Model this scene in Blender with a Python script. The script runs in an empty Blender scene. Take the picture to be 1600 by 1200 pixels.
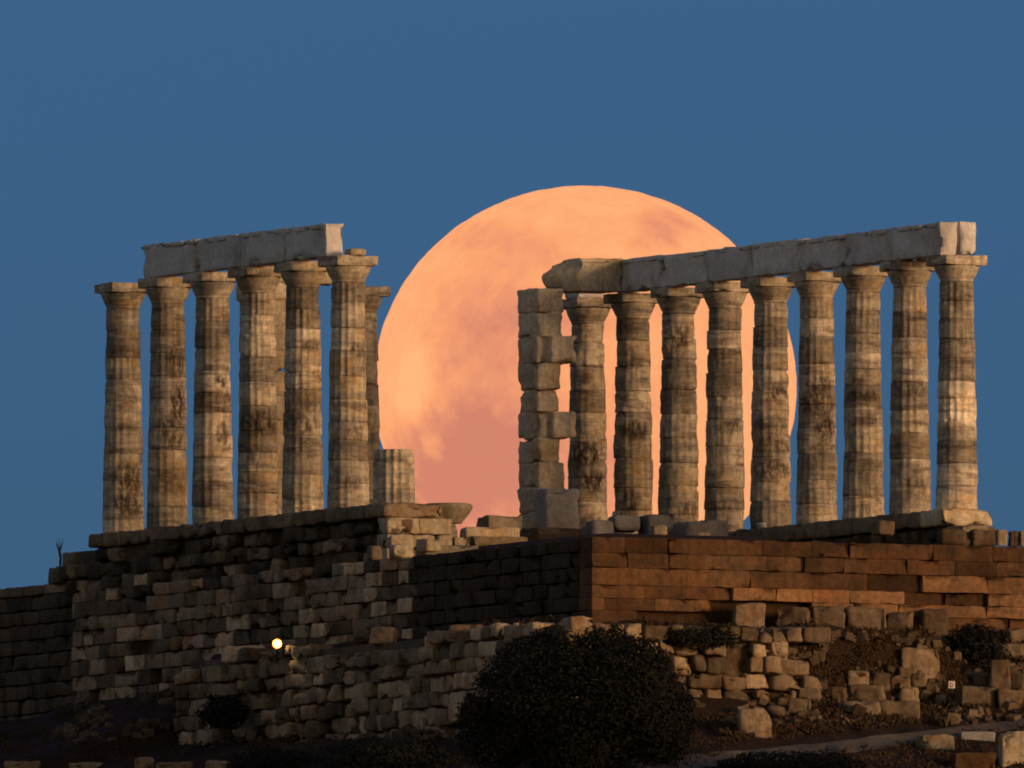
import bpy, math, random
from mathutils import Vector, noise
C = bpy.context
sc = C.scene
col = sc.collection
R = math.radians

# ------------------------------------------------------------------ camera
D = 1000.0            # metres from the camera to the nearest temple column
F = 66000.0           # focal length in pixels of a 1600 px wide frame
PITCH = R(3.08)
SE, CE = math.sin(PITCH), math.cos(PITCH)
_v = (600 - 797) / F
ZC = -D * (SE + CE * _v) / (CE - SE * _v)
cam_d = bpy.data.cameras.new('camera')
cam_d.sensor_width = 36.0
cam_d.lens = 36.0 * F / 1600.0
cam_d.clip_start = 1.0
cam_d.clip_end = 80000.0
cam = bpy.data.objects.new('camera', cam_d)
col.objects.link(cam)
cam.location = (0, -D, ZC)
cam.rotation_euler = (math.pi / 2 + PITCH, 0, 0)
sc.camera = cam

# ------------------------------------------------------------------ sky, sun, exposure
SUN_AZ, SUN_EL = 125.0, 7.0
world = bpy.data.worlds.new("World")
sc.world = world
world.use_nodes = True
wn = world.node_tree
bg = wn.nodes['Background']
sky = wn.nodes.new('ShaderNodeTexSky')
sky.sky_type = 'NISHITA'
sky.sun_disc = False
sky.sun_elevation = R(SUN_EL)
sky.sun_rotation = R(SUN_AZ)
tc = wn.nodes.new('ShaderNodeTexCoord')
dt = wn.nodes.new('ShaderNodeVectorMath'); dt.operation = 'DOT_PRODUCT'
dt.inputs[1].default_value = (0.0, -1.0, 0.0)
wn.links.new(tc.outputs['Generated'], dt.inputs[0])
mr = wn.nodes.new('ShaderNodeMapRange'); mr.interpolation_type = 'SMOOTHSTEP'
mr.inputs['From Min'].default_value = -0.92
mr.inputs['From Max'].default_value = -0.15
wn.links.new(dt.outputs['Value'], mr.inputs['Value'])
tint = wn.nodes.new('ShaderNodeMix'); tint.data_type = 'RGBA'
tint.inputs['A'].default_value = (0.110, 0.288, 1.03, 1)     # blue twilight opposite the set sun
tint.inputs['B'].default_value = (1.08, 0.83, 0.76, 1)
wn.links.new(mr.outputs['Result'], tint.inputs['Factor'])
ml = wn.nodes.new('ShaderNodeMix'); ml.data_type = 'RGBA'; ml.blend_type = 'MULTIPLY'
ml.inputs['Factor'].default_value = 1.0
wn.links.new(sky.outputs['Color'], ml.inputs['A'])
wn.links.new(tint.outputs['Result'], ml.inputs['B'])
wn.links.new(ml.outputs['Result'], bg.inputs['Color'])
bg.inputs['Strength'].default_value = 0.12

sun_d = bpy.data.lights.new('sun', 'SUN')
sun_d.energy = 2.0
sun_d.angle = R(12)
sun_d.color = (1.0, 0.62, 0.33)
sun = bpy.data.objects.new('sun', sun_d)
col.objects.link(sun)
_L = Vector((math.sin(R(SUN_AZ)) * math.cos(R(SUN_EL)), math.cos(R(SUN_AZ)) * math.cos(R(SUN_EL)), math.sin(R(SUN_EL))))
sun.rotation_euler = (-_L).to_track_quat('-Z', 'Y').to_euler()

sc.view_settings.view_transform = 'Standard'
sc.view_settings.look = 'None'
sc.view_settings.exposure = 0.0
sc.view_settings.gamma = 1.0
sc.view_settings.use_curve_mapping = False
sc.render.engine = 'CYCLES'
sc.cycles.max_bounces = 5
sc.cycles.filter_width = 1.9

# ------------------------------------------------------------------ geometry of the place
TH = R(25.6)
A = Vector((-math.sin(TH), math.cos(TH), 0))          # along the temple, away from the camera
PL = Vector((-math.cos(TH), -math.sin(TH), 0))        # across the temple, to the left row
UP = Vector((0, 0, 1))
SP = 2.522                                            # column spacing
T = 12.38                                             # distance between the two rows
CAM = Vector((0, -D, ZC))


def ray(px, py):
    u, v = (px - 800) / F, (600 - py) / F
    return Vector((u, CE - SE * v, SE + CE * v))


def P(px, py, Y):
    d = ray(px, py)
    return CAM + d * ((Y + D) / d.y)


def proj(p):
    q = p - CAM
    dep = q.y * CE + q.z * SE
    return 800 + F * q.x / dep, 600 - F * (q.z * CE - q.y * SE) / dep


ORG = P(1495, 797, 0.0)
ORG.z = 0.0


def TS(s, t, z=0.0):
    v = ORG + A * s + PL * t
    return Vector((v.x, v.y, z))


def st(p):
    q = p - ORG
    return q.dot(A), q.dot(PL)


def on_plane(px, py, p0, n):
    d = ray(px, py)
    k = (p0 - CAM).dot(n) / d.dot(n)
    return CAM + d * k


TC = T + 1.6
_n = PL
_c = on_plane(925, 838, TS(0, TC), PL)
SC = st(_c)[0]                                        # the podium's near corner is at (SC, TC)
ZP = _c.z                                             # top of the podium walls
ZF = on_plane(925, 975, TS(0, TC), PL).z              # foot of the podium walls


def sm(a, b, x):
    t = max(0.0, min(1.0, (x - a) / (b - a)))
    return t * t * (3 - 2 * t)


def fbm(v, oct=3):
    return noise.fractal(v, 1.0, 2.0, oct)


# ------------------------------------------------------------------ mesh helpers
class MB:
    def __init__(self):
        self.v, self.f, self.tone, self.stain = [], [], [], []

    def add(self, vs, fs, tone=1.0, stain=None):
        b = len(self.v)
        self.v.extend(vs)
        self.f.extend([tuple(i + b for i in f) for f in fs])
        self.tone.extend(tone if isinstance(tone, list) else [tone] * len(vs))
        self.stain.extend(stain if stain else [0.0] * len(vs))

    def build(self, name, m, parent=None, origin=None, smooth=True):
        o0 = Vector((0, 0, 0)) if origin is None else origin
        me = bpy.data.meshes.new(name)
        me.from_pydata([tuple(Vector(p) - o0) for p in self.v], [], self.f)
        a = me.attributes.new('tone', 'FLOAT', 'POINT'); a.data.foreach_set('value', self.tone)
        a = me.attributes.new('stain', 'FLOAT', 'POINT'); a.data.foreach_set('value', self.stain)
        if smooth:
            me.polygons.foreach_set('use_smooth', [True] * len(me.polygons))
        me.materials.append(m)
        me.update()
        o = bpy.data.objects.new(name, me)
        col.objects.link(o)
        o.location = o0
        if parent is not None:
            o.parent = parent
            if origin is not None:
                o.location = o0 - parent.location
            else:
                o.location = -parent.location
        return o


def rough_block(c, ax, ay, az, hx, hy, hz, r=0.03, amp=0.015, seed=0.0, res=0.16, low=0.0, chips=0.0):
    """A rounded, weathered block: half sizes hx hy hz along axes ax ay az round c."""
    n = [2 + max(1, min(13, int(round(2 * h / res)))) for h in (hx, hy, hz)]
    idx, vs, fs = {}, [], []
    off = Vector((seed * 17.31, seed * 7.77, seed * 3.13))
    r = min(r, 0.9 * min(hx, hy, hz))

    def vert(i, j, k):
        key = (i, j, k)
        if key in idx:
            return idx[key]
        e = []
        for q, nn, h in ((i, n[0], hx), (j, n[1], hy), (k, n[2], hz)):
            if q == 0 or q == nn:                 # one row on the edge, one where the rounding starts, the rest even
                e.append(-h if q == 0 else h)
            else:
                e.append(-(h - r) + 2 * (h - r) * (q - 1) / (nn - 2))
        inn = [max(-(h - r), min(h - r, q)) for q, h in zip(e, (hx, hy, hz))]
        d = Vector([q - w for q, w in zip(e, inn)])
        if d.length > 1e-9:
            d = d.normalized() * r
        lp = Vector(inn) + d
        nv = d.normalized() if d.length > 1e-9 else Vector((0, 0, 1))
        if low and d.length > 1e-9:
            nv = (nv + lp.normalized() * 0.4).normalized()
        q = lp * 1.0 + off
        k1 = fbm(q * 3.1, 3) * amp
        if low:
            k1 += noise.noise(q * 1.1) * low
        if chips:
            cn = noise.noise(q * 2.2 + Vector((9, 3, 1)))
            edge = sum(1 for w, h in zip(lp, (hx, hy, hz)) if abs(w) > h * 0.72 or h - abs(w) < 0.12)
            if cn > 0.1 and edge >= 2:
                k1 -= chips * (cn - 0.1) * 2.2
        lp = lp + nv * k1
        w = Vector(c) + ax * lp.x + ay * lp.y + az * lp.z
        idx[key] = len(vs)
        vs.append(w)
        return idx[key]

    X, Y, Z = n
    hand = ax.cross(ay).dot(az) > 0

    def quad(a, b, c_, d):
        f = (vert(*a), vert(*b), vert(*c_), vert(*d))
        fs.append(f if hand else f[::-1])
    for i in range(X):
        for j in range(Y):
            quad((i, j, 0), (i, j + 1, 0), (i + 1, j + 1, 0), (i + 1, j, 0))
            quad((i, j, Z), (i + 1, j, Z), (i + 1, j + 1, Z), (i, j + 1, Z))
    for i in range(X):
        for k in range(Z):
            quad((i, 0, k), (i + 1, 0, k), (i + 1, 0, k + 1), (i, 0, k + 1))
            quad((i, Y, k), (i, Y, k + 1), (i + 1, Y, k + 1), (i + 1, Y, k))
    for j in range(Y):
        for k in range(Z):
            quad((0, j, k), (0, j, k + 1), (0, j + 1, k + 1), (0, j + 1, k))
            quad((X, j, k), (X, j + 1, k), (X, j + 1, k + 1), (X, j, k + 1))
    return vs, fs


def rot_axes(ax, ay, az, yaw=0.0, roll=0.0, tilt=0.0):
    from mathutils import Matrix
    m = Matrix.Rotation(yaw, 3, az) @ Matrix.Rotation(roll, 3, ay) @ Matrix.Rotation(tilt, 3, ax)
    return m @ ax, m @ ay, m @ az


def tube(pts, rad, n=8):
    vs, fs = [], []
    for q, p in enumerate(pts):
        p = Vector(p)
        d = (Vector(pts[min(q + 1, len(pts) - 1)]) - Vector(pts[max(q - 1, 0)])).normalized()
        s = d.orthogonal().normalized()
        t = d.cross(s)
        r = rad[q] if isinstance(rad, (list, tuple)) else rad
        for i in range(n):
            a = 2 * math.pi * i / n
            vs.append(p + s * math.cos(a) * r + t * math.sin(a) * r)
    for q in range(len(pts) - 1):
        for i in range(n):
            fs.append((q * n + i, q * n + (i + 1) % n, (q + 1) * n + (i + 1) % n, (q + 1) * n + i))
    fs.append(tuple(range(n))[::-1])
    fs.append(tuple(range((len(pts) - 1) * n, len(pts) * n)))
    return vs, fs


def tag(o, label, cat, group=None, kind=None):
    o['label'] = label
    o['category'] = cat
    if group:
        o['group'] = group
    o['kind'] = kind or 'thing'
    return o


def thing(name, label, cat, loc, group=None):
    o = bpy.data.objects.new(name, None)
    col.objects.link(o)
    o.location = loc
    o.empty_display_size = 0.3
    return tag(o, label, cat, group)


# ------------------------------------------------------------------ materials
class Nodes:
    def __init__(self, name):
        self.m = bpy.data.materials.new(name)
        self.m.use_nodes = True
        self.t = self.m.node_tree
        self.b = self.t.nodes['Principled BSDF']
        self.geo = self.t.nodes.new('ShaderNodeNewGeometry')

    def link(self, a, b):
        self.t.links.new(a, b)

    def mapped(self, scale, offset=(0, 0, 0)):
        n = self.t.nodes.new('ShaderNodeMapping')
        n.inputs['Scale'].default_value = scale
        n.inputs['Location'].default_value = offset
        self.link(self.geo.outputs['Position'], n.inputs['Vector'])
        return n.outputs['Vector']

    def noise(self, scale, detail=4, rough=0.55, vec=None, dist=0.0):
        n = self.t.nodes.new('ShaderNodeTexNoise')
        n.inputs['Scale'].default_value = scale
        n.inputs['Detail'].default_value = detail
        n.inputs['Roughness'].default_value = rough
        n.inputs['Distortion'].default_value = dist
        self.link(vec if vec is not None else self.geo.outputs['Position'], n.inputs['Vector'])
        return n.outputs['Fac']

    def ramp(self, fac, stops):
        n = self.t.nodes.new('ShaderNodeValToRGB')
        e = n.color_ramp.elements
        while len(e) < len(stops):
            e.new(0.5)
        for q, (p, c) in zip(e, stops):
            q.position = p
            q.color = (c, c, c, 1) if not isinstance(c, tuple) else (*c, 1)
        self.link(fac, n.inputs['Fac'])
        return n.outputs['Color']

    def mix(self, fac, a, b, blend='MIX'):
        n = self.t.nodes.new('ShaderNodeMix')
        n.data_type = 'RGBA'
        n.blend_type = blend
        for s, v in (('Factor', fac), ('A', a), ('B', b)):
            if isinstance(v, (int, float)):
                n.inputs[s].default_value = v if s == 'Factor' else (v, v, v, 1)
            elif isinstance(v, tuple):
                n.inputs[s].default_value = (*v, 1)
            else:
                self.link(v, n.inputs[s])
        return n.outputs['Result']

    def math(self, op, a, b, clamp=False):
        n = self.t.nodes.new('ShaderNodeMath')
        n.operation = op
        n.use_clamp = clamp
        for i, v in enumerate((a, b)):
            if isinstance(v, (int, float)):
                n.inputs[i].default_value = v
            else:
                self.link(v, n.inputs[i])
        return n.outputs[0]

    def attr(self, name):
        n = self.t.nodes.new('ShaderNodeAttribute')
        n.attribute_name = name
        return n.outputs['Fac']

    def bump(self, h, strength, dist):
        n = self.t.nodes.new('ShaderNodeBump')
        n.inputs['Strength'].default_value = strength
        n.inputs['Distance'].default_value = dist
        self.link(h, n.inputs['Height'])
        self.link(n.outputs['Normal'], self.b.inputs['Normal'])


def stone(name, light, mid, warm, dark, streak=0.5, bands=0.0, stain=1.0, crust=0.35, grain=0.4, hband=0.0):
    """Weathered stone: mottled ground colour, rusty patches, dark crust, vertical run marks, horizontal veins."""
    N = Nodes(name)
    c = N.mix(N.ramp(N.noise(1.3, 6, 0.62), [(0.32, 0.0), (0.68, 1.0)]), mid, light)
    c = N.mix(N.math('MULTIPLY', N.ramp(N.noise(0.9, 5, 0.6, N.mapped((1, 1, 1.6), (31, 7, 3))), [(0.48, 0.0), (0.66, 1.0)]), 0.75), c, warm)
    if bands:
        b = N.noise(1.0, 5, 0.6, N.mapped((0.35, 0.35, 5.0), (3, 11, 5)), 0.6)
        c = N.mix(N.math('MULTIPLY', N.ramp(b, [(0.5, 0.0), (0.62, 1.0)]), bands), c, tuple(0.42 * (q + sum(mid) / 3) for q in mid))
    if streak:
        s = N.noise(1.0, 4, 0.6, N.mapped((7, 7, 0.5), (5, 2, 9)))
        c = N.mix(N.math('MULTIPLY', N.ramp(s, [(0.46, 0.0), (0.68, 1.0)]), streak), c, dark)
    k = N.noise(1.1, 6, 0.68, N.mapped((1, 1, 0.8), (13, 17, 19)))
    if crust:
        c = N.mix(N.math('MULTIPLY', N.ramp(k, [(0.53, 0.0), (0.64, 1.0)]), crust), c, dark)
    if hband:                                         # weathering in level bands, ragged at their edges
        hb = N.noise(1.0, 6, 0.7, N.mapped((0.9, 0.9, 4.2), (21, 4, 8)), 0.3)
        c = N.mix(N.math('MULTIPLY', N.ramp(hb, [(0.52, 0.0), (0.64, 1.0)]), hband), c, tuple(q * 1.9 for q in dark))
        hc = N.noise(1.0, 6, 0.7, N.mapped((0.8, 0.8, 5.0), (2, 41, 30)), 0.3)
        c = N.mix(N.math('MULTIPLY', N.ramp(hc, [(0.55, 0.0), (0.66, 1.0)]), 0.6), c, light)
    if stain:
        f = N.noise(6.5, 6, 0.75, N.mapped((1.3, 1.3, 0.6)))
        sfac = N.math('MULTIPLY', N.attr('stain'), N.math('MULTIPLY', N.ramp(f, [(0.38, 0.0), (0.55, 1.0)]), stain), True)
        c = N.mix(sfac, c, dark)
    g = N.ramp(N.noise(9, 5, 0.7), [(0.25, 1.0 - grain), (0.75, 1.0 + grain)])
    c = N.mix(1.0, c, g, 'MULTIPLY')
    tn = N.t.nodes.new('ShaderNodeCombineColor')
    a = N.attr('tone')
    for q in ('Red', 'Green', 'Blue'):
        N.link(a, tn.inputs[q])
    c = N.mix(1.0, c, tn.outputs['Color'], 'MULTIPLY')
    N.link(c, N.b.inputs['Base Color'])
    N.b.inputs['Roughness'].default_value = 0.92
    N.b.inputs['Specular IOR Level'].default_value = 0.15
    h = N.math('ADD', N.noise(6, 6, 0.7), N.math('MULTIPLY', N.noise(26, 3, 0.6), 0.35))
    N.bump(h, 0.55, 0.05)
    return N.m


def plain(name, c1, c2, scale=3.0, rough=0.9, bump=0.4, bdist=0.06):
    N = Nodes(name)
    f = N.ramp(N.noise(scale, 6, 0.65), [(0.3, 0.0), (0.7, 1.0)])
    N.link(N.mix(f, c1, c2), N.b.inputs['Base Color'])
    N.b.inputs['Roughness'].default_value = rough
    N.b.inputs['Specular IOR Level'].default_value = 0.2
    N.bump(N.noise(scale * 4, 5, 0.65), bump, bdist)
    return N.m


M = {}
M['marble'] = stone('weathered_column_marble', (0.66, 0.58, 0.44), (0.37, 0.315, 0.235), (0.40, 0.27, 0.12), (0.055, 0.040, 0.032), streak=0.45, bands=0.8, crust=0.35, hband=0.75)
M['beam'] = stone('grey_beam_marble', (0.70, 0.685, 0.66), (0.55, 0.54, 0.525), (0.56, 0.50, 0.42), (0.20, 0.19, 0.175), streak=0.12, bands=0.2, crust=0.35, grain=0.22)
M['tan'] = stone('tan_block_marble', (0.50, 0.43, 0.31), (0.40, 0.33, 0.23), (0.44, 0.30, 0.14), (0.10, 0.075, 0.055), streak=0.3, bands=0.1, crust=0.3)
M['poros'] = stone('red_brown_limestone', (0.18, 0.100, 0.049), (0.115, 0.059, 0.028), (0.16, 0.068, 0.024), (0.032, 0.030, 0.020), streak=0.35, bands=0.3, crust=0.55)
M['dark'] = stone('weathered_shade_limestone', (0.31, 0.235, 0.155), (0.18, 0.13, 0.085), (0.25, 0.135, 0.058), (0.018, 0.014, 0.011), streak=0.25, crust=0.6)  # weathered limestone, its dark tone also standing for the podium's shaded side
M['rubble'] = stone('brown_rubble_stone', (0.36, 0.275, 0.18), (0.23, 0.165, 0.105), (0.20, 0.115, 0.055), (0.030, 0.023, 0.017), streak=0.3, crust=0.5)
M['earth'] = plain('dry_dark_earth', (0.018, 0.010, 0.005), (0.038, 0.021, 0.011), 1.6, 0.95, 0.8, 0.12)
M['path'] = plain('pale_gravel_path', (0.075, 0.066, 0.058), (0.12, 0.105, 0.092), 2.2, 0.95, 0.5, 0.05)
M['sea'] = plain('dark_sea_water', (0.010, 0.022, 0.035), (0.014, 0.030, 0.045), 0.05, 0.2, 0.2, 0.3)
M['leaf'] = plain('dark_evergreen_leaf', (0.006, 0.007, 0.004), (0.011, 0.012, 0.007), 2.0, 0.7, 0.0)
M['bark'] = plain('grey_brown_bark', (0.05, 0.04, 0.03), (0.08, 0.06, 0.045), 6.0)
M['dry'] = plain('dry_scrub_stems', (0.042, 0.026, 0.014), (0.085, 0.055, 0.030), 3.0, 0.9, 0.0)
M['metal'] = plain('dark_lamp_metal', (0.03, 0.03, 0.03), (0.05, 0.05, 0.05), 8.0, 0.5, 0.1)
M['white'] = plain('white_sign_paint', (0.62, 0.60, 0.57), (0.72, 0.70, 0.67), 8.0, 0.6, 0.05)
M['red'] = plain('red_sign_paint', (0.30, 0.06, 0.04), (0.36, 0.08, 0.05), 8.0, 0.6, 0.05)

# ------------------------------------------------------------------ terrain
N_END = st(on_plane(112, 950, TS(0, TC), PL))[0] - SC
DW, DN = 5.0, 3.0          # the lower terrace walls stand this far outside the podium walls
SE_END = SC + 16.5         # the lower left terrace wall ends here


def ground_z(s, t):
    tcut = TC if s < SC + N_END - 0.6 else TC - 1.6
    dw, dn = SC - s, t - tcut
    u = TC - t
    inside = s > SC and t < tcut
    # west side (facing the right of the picture)
    if dw > 0:
        ter = ZF - 0.10 - 0.02 * dw
        lo = ZF - 1.95 - 0.26 * (dw - DW)
        terr = ter if dw < DW - 0.75 else (lo if dw > DW - 0.3 else ter + (lo - ter) * (dw - DW + 0.75) / 0.45)
        slope = ZF + 0.1 - 0.335 * dw
        zw = terr + (slope - terr) * sm(6.4, 8.4, u)
    else:
        zw = 1e9
    if dn > 0:
        sl = s - SC
        ter = ZF - 0.08 - 0.01 * dn
        lo = ZF - 2.80 + 0.03 * (sl + 5) - 0.30 * (dn - DN)
        terr = ter if dn < DN - 0.75 else (lo if dn > DN - 0.3 else ter + (lo - ter) * (dn - DN + 0.75) / 0.45)
        slope = ZF - 0.62 - 0.30 * dn
        zn = terr + (slope - terr) * sm(16.0, 17.5, sl)
    else:
        zn = 1e9
    if inside:
        edge = min(s - SC, tcut - t)
        z = ZP - 0.25 + 0.80 * sm(0.9, 4.5, TC - t) * sm(4.5, 8.5, s - SC) * sm(2.0, 6.0, t) - (1.0 - sm(0.4, 0.85, edge)) * 3.2
        # the hill falls away behind the temple
        z -= 0.10 * max(0.0, s - 36) + 0.12 * max(0.0, -3.0 - t)
    else:
        z = min(zw, zn)
    far = max(dw - 16, dn - 16, 0.0)
    if far > 0:
        z -= 0.12 * far
    zmin = -63.0
    if z < -14:
        z = zmin + (-14 - zmin) * math.exp((z + 14) / (-14 - zmin))
    return z


def terrain_at(s, t):
    z = ground_z(s, t)
    p = TS(s, t)
    out = max(SC - s, t - TC)
    a = sm(0.2, 2.0, out)
    return z + a * (0.16 * fbm(Vector((p.x * 0.6, p.y * 0.35, 3.1)), 3) + 0.07 * fbm(Vector((p.x * 2.3, p.y * 2.0, 8.1)), 3))


def hit(px, py, y0=-45.0, y1=30.0):
    """First point of the ground met by the line of sight through a place in the photograph."""
    y = y0
    while y < y1:
        p = P(px, py, y)
        s, t = st(p)
        if p.z <= terrain_at(s, t):
            return P(px, py, y)
        y += 0.06
    return P(px, py, -16)


def axis_values(lo, hi, a, b, step):
    vals, x = [], a
    while x <= b:
        vals.append(x)
        x += step
    g, x = step, b
    while x < hi:
        g *= 1.25
        x += g
        vals.append(min(x, hi))
    g, x = step, a
    pre = []
    while x > lo:
        g *= 1.25
        x -= g
        pre.append(max(x, lo))
    return pre[::-1] + vals


S_ = axis_values(-1500, 1500, SC - 20, SC + 34, 0.22)
T_ = axis_values(-1500, 1500, TC - 15, TC + 14, 0.22)
mb = MB()
gv = [TS(s, t, terrain_at(s, t)) for s in S_ for t in T_]
nt_ = len(T_)
gf = [(i * nt_ + j, i * nt_ + j + 1, (i + 1) * nt_ + j + 1, (i + 1) * nt_ + j) for i in range(len(S_) - 1) for j in range(nt_ - 1)]
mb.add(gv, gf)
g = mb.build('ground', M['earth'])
g['kind'] = 'structure'
g['label'] = 'dark dry earth hillside below the temple walls'
mb = MB()
mb.add([Vector((-40000, -40000, -61)), Vector((40000, -40000, -61)), Vector((40000, 40000, -61)), Vector((-40000, 40000, -61))], [(0, 1, 2, 3)])
g = mb.build('sea', M['sea'])
g['kind'] = 'structure'
g['label'] = 'dark sea water around the headland'

# pale path crossing the slope at the lower right
mb = MB()
pts = [(985, 1200, 16), (1080, 1192, 15), (1180, 1183, 14), (1290, 1172, 14), (1390, 1160, 13), (1480, 1148, 12), (1560, 1138, 11), (1680, 1122, 10)]
vs, fs = [], []
NP = 60
for i in range(NP + 1):
    q = i / NP * (len(pts) - 1)
    k = min(int(q), len(pts) - 2)
    f_ = q - k
    x = pts[k][0] + (pts[k + 1][0] - pts[k][0]) * f_
    y = pts[k][1] + (pts[k + 1][1] - pts[k][1]) * f_
    wd = pts[k][2] + (pts[k + 1][2] - pts[k][2]) * f_
    for e in (-1, -0.5, 0, 0.5, 1):
        h = hit(x, y + e * (wd + 2.5 * noise.noise(Vector((x * 0.02, e, 0)))) * 0.75)
        s, t = st(h)
        vs.append(TS(s, t, terrain_at(s, t) + 0.02))
for i in range(NP):
    for j in range(4):
        fs.append((i * 5 + j, i * 5 + j + 1, (i + 1) * 5 + j + 1, (i + 1) * 5 + j))
mb.add(vs, fs)
g = mb.build('path', M['path'])
g['kind'] = 'structure'
g['label'] = 'pale gravel path climbing the slope at the lower right'

# ------------------------------------------------------------------ columns
SHAFT_H, ECH_H, ABA_H = 5.41, 0.38, 0.24
R0, R1 = 0.505, 0.402


def shaft_radius(z):
    q = max(0.0, min(1.0, z / SHAFT_H))
    return R0 + (R1 - R0) * (0.85 * q + 0.15 * q * q)


def drum_mesh(base, z0, z1, seed, rough, flute, tone, stains, dx, dy, topless=False):
    n, nz = 96, max(4, int((z1 - z0) / 0.075))
    vs, fs, sn = [], [], []
    rnd = random.Random(seed)
    e0, e1 = rnd.choice((0.002, 0.003, 0.006, 0.02)) * (0.6 + rough), rnd.choice((0.002, 0.004, 0.008, 0.03)) * (0.6 + rough)
    rows = [z0 + (z1 - z0) * q / nz for q in range(nz + 1)]
    rows[0] += 0.002
    rows[-1] -= 0.002
    rows.insert(1, rows[0] + 0.010)
    rows.insert(len(rows) - 1, rows[-1] - 0.010)
    off = Vector((seed * 1.37, seed * 0.71, seed * 2.19))
    tilt = rnd.uniform(-0.012, 0.012)
    for q, z in enumerate(rows):
        for i in range(n):
            a = 2 * math.pi * i / n
            ca, sa = math.cos(a), math.sin(a)
            r = shaft_radius(z)
            u = (i / n * 16) % 1.0
            pv = Vector((ca * r * 1.0, sa * r * 1.0, z)) + off
            wear = 0.5 + 0.9 * noise.noise(pv * 1.3 + Vector((4, 4, 4)))
            fl = flute * max(0.0, min(1.0, wear + 0.35))
            r -= 0.036 * fl * (1.0 - (2 * u - 1) ** 2)
            r -= rough * 0.038 * max(0.0, fbm(pv * 1.9, 3) + 0.2)
            r += rough * 0.014 * fbm(pv * 6.0, 3)
            ch = noise.noise(pv * 3.0 + Vector((1, 7, 2)))
            dz = min(z - z0, z1 - z)
            if dz < 0.14 and ch > 0.12:
                r -= rough * 0.12 * (ch - 0.12) * (1 - dz / 0.14)
            if q in (0,):
                r -= e0
            if q == len(rows) - 1:
                r -= e1
            vs.append(base + Vector((ca * r + dx, sa * r + dy, z + tilt * ca * r)))
            k = 0.0
            for (sz, sa_, hz, ha, stg) in stains:
                da = (a - sa_ + math.pi) % (2 * math.pi) - math.pi
                w = (abs(z - sz) / hz) ** 2 + (abs(da) / ha) ** 2
                if w < 1.6:
                    k = max(k, stg * (1 - sm(0.4, 1.6, w)))
            sn.append(k)
    m = len(rows)
    for q in range(m - 1):
        for i in range(n):
            fs.append((q * n + i, q * n + (i + 1) % n, (q + 1) * n + (i + 1) % n, (q + 1) * n + i))
    fs.append(tuple(range(n))[::-1])
    fs.append(tuple(range((m - 1) * n, m * n)))
    return vs, fs, sn


def column(s, t, z0, label, seed, rough=0.8, flute=0.7, tone=1.0, stains=(), group=None, height=None, name='marble_column',
           joints=None, drum_tones=None, cap=True, mat='marble'):
    rnd = random.Random(seed)
    base = TS(s, t, z0)
    root = thing(name, label, 'column', base, group)
    H = height or SHAFT_H
    if joints is None:
        nd = rnd.choice((9, 10, 10, 11)) if H > 3 else 1
        w = [rnd.uniform(0.8, 1.25) for _ in range(nd)]
        joints = [0.0]
        for q in w:
            joints.append(joints[-1] + q / sum(w) * H)
    st_ = []
    for (zf, side, hz, ha, stg) in stains:       # zf: share of the shaft's height; side -1..1 across the side facing the viewer
        ang = -math.pi / 2 + math.asin(max(-0.98, min(0.98, side)))
        st_.append((zf * H, ang, hz * H, ha, stg))
    for q in range(len(joints) - 1):
        b = MB()
        tn = tone * rnd.choice((0.62, 0.78, 0.92, 1.0, 1.1, 1.25)) * rnd.uniform(0.93, 1.07)
        if drum_tones and q in drum_tones:
            tn = tone * drum_tones[q]
        fl = flute * rnd.choice((0.45, 0.8, 1.0, 1.2))
        v, f, sn = drum_mesh(base, joints[q], joints[q + 1], seed * 31 + q * 7.7, rough * rnd.uniform(0.6, 1.35), fl, tn, st_,
                             rnd.uniform(-0.009, 0.009) * (0.5 + rough), rnd.uniform(-0.009, 0.009) * (0.5 + rough))
        b.add(v, f, tn, sn)
        b.build('drum', M[mat], root, base)
    if cap:
        b = MB()
        prof = [(R1 - 0.004, 0.0), (R1 + 0.002, 0.035), (R1 - 0.008, 0.05), (R1 + 0.014, 0.075), (R1 + 0.052, 0.15), (R1 + 0.094, 0.24), (R1 + 0.128, 0.32), (R1 + 0.140, 0.37), (R1 + 0.135, ECH_H - 0.002)]
        n = 64
        v, f = [], []
        off = Vector((seed, seed * 2.0, 5))
        for (r, z) in prof:
            for i in range(n):
                a = 2 * math.pi * i / n
                pv = Vector((math.cos(a) * r, math.sin(a) * r, z)) + off
                rr = r - rough * 0.035 * max(0.0, fbm(pv * 2.4, 3))
                v.append(base + Vector((math.cos(a) * rr, math.sin(a) * rr, H + z)))
        for q in range(len(prof) - 1):
            for i in range(n):
                f.append((q * n + i, q * n + (i + 1) % n, (q + 1) * n + (i + 1) % n, (q + 1) * n + i))
        f.append(tuple(range(n))[::-1])
        f.append(tuple(range((len(prof) - 1) * n, len(prof) * n)))
        b.add(v, f, tone * rnd.uniform(0.8, 1.05))
        cp = b.build('capital', M[mat], root, base)
        b = MB()
        v, f = rough_block(base + Vector((0, 0, H + ECH_H + ABA_H / 2)), A, PL, UP, 0.545, 0.545, ABA_H / 2 - 0.002, 0.02, 0.012, seed + 0.5, 0.1, 0.010, 0.06 * rough)
        b.add(v, f, tone * rnd.uniform(0.95, 1.15))
        ab = b.build('abacus', M[mat], cp)
        ab.parent = cp
        ab.location = -base
    return root


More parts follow.
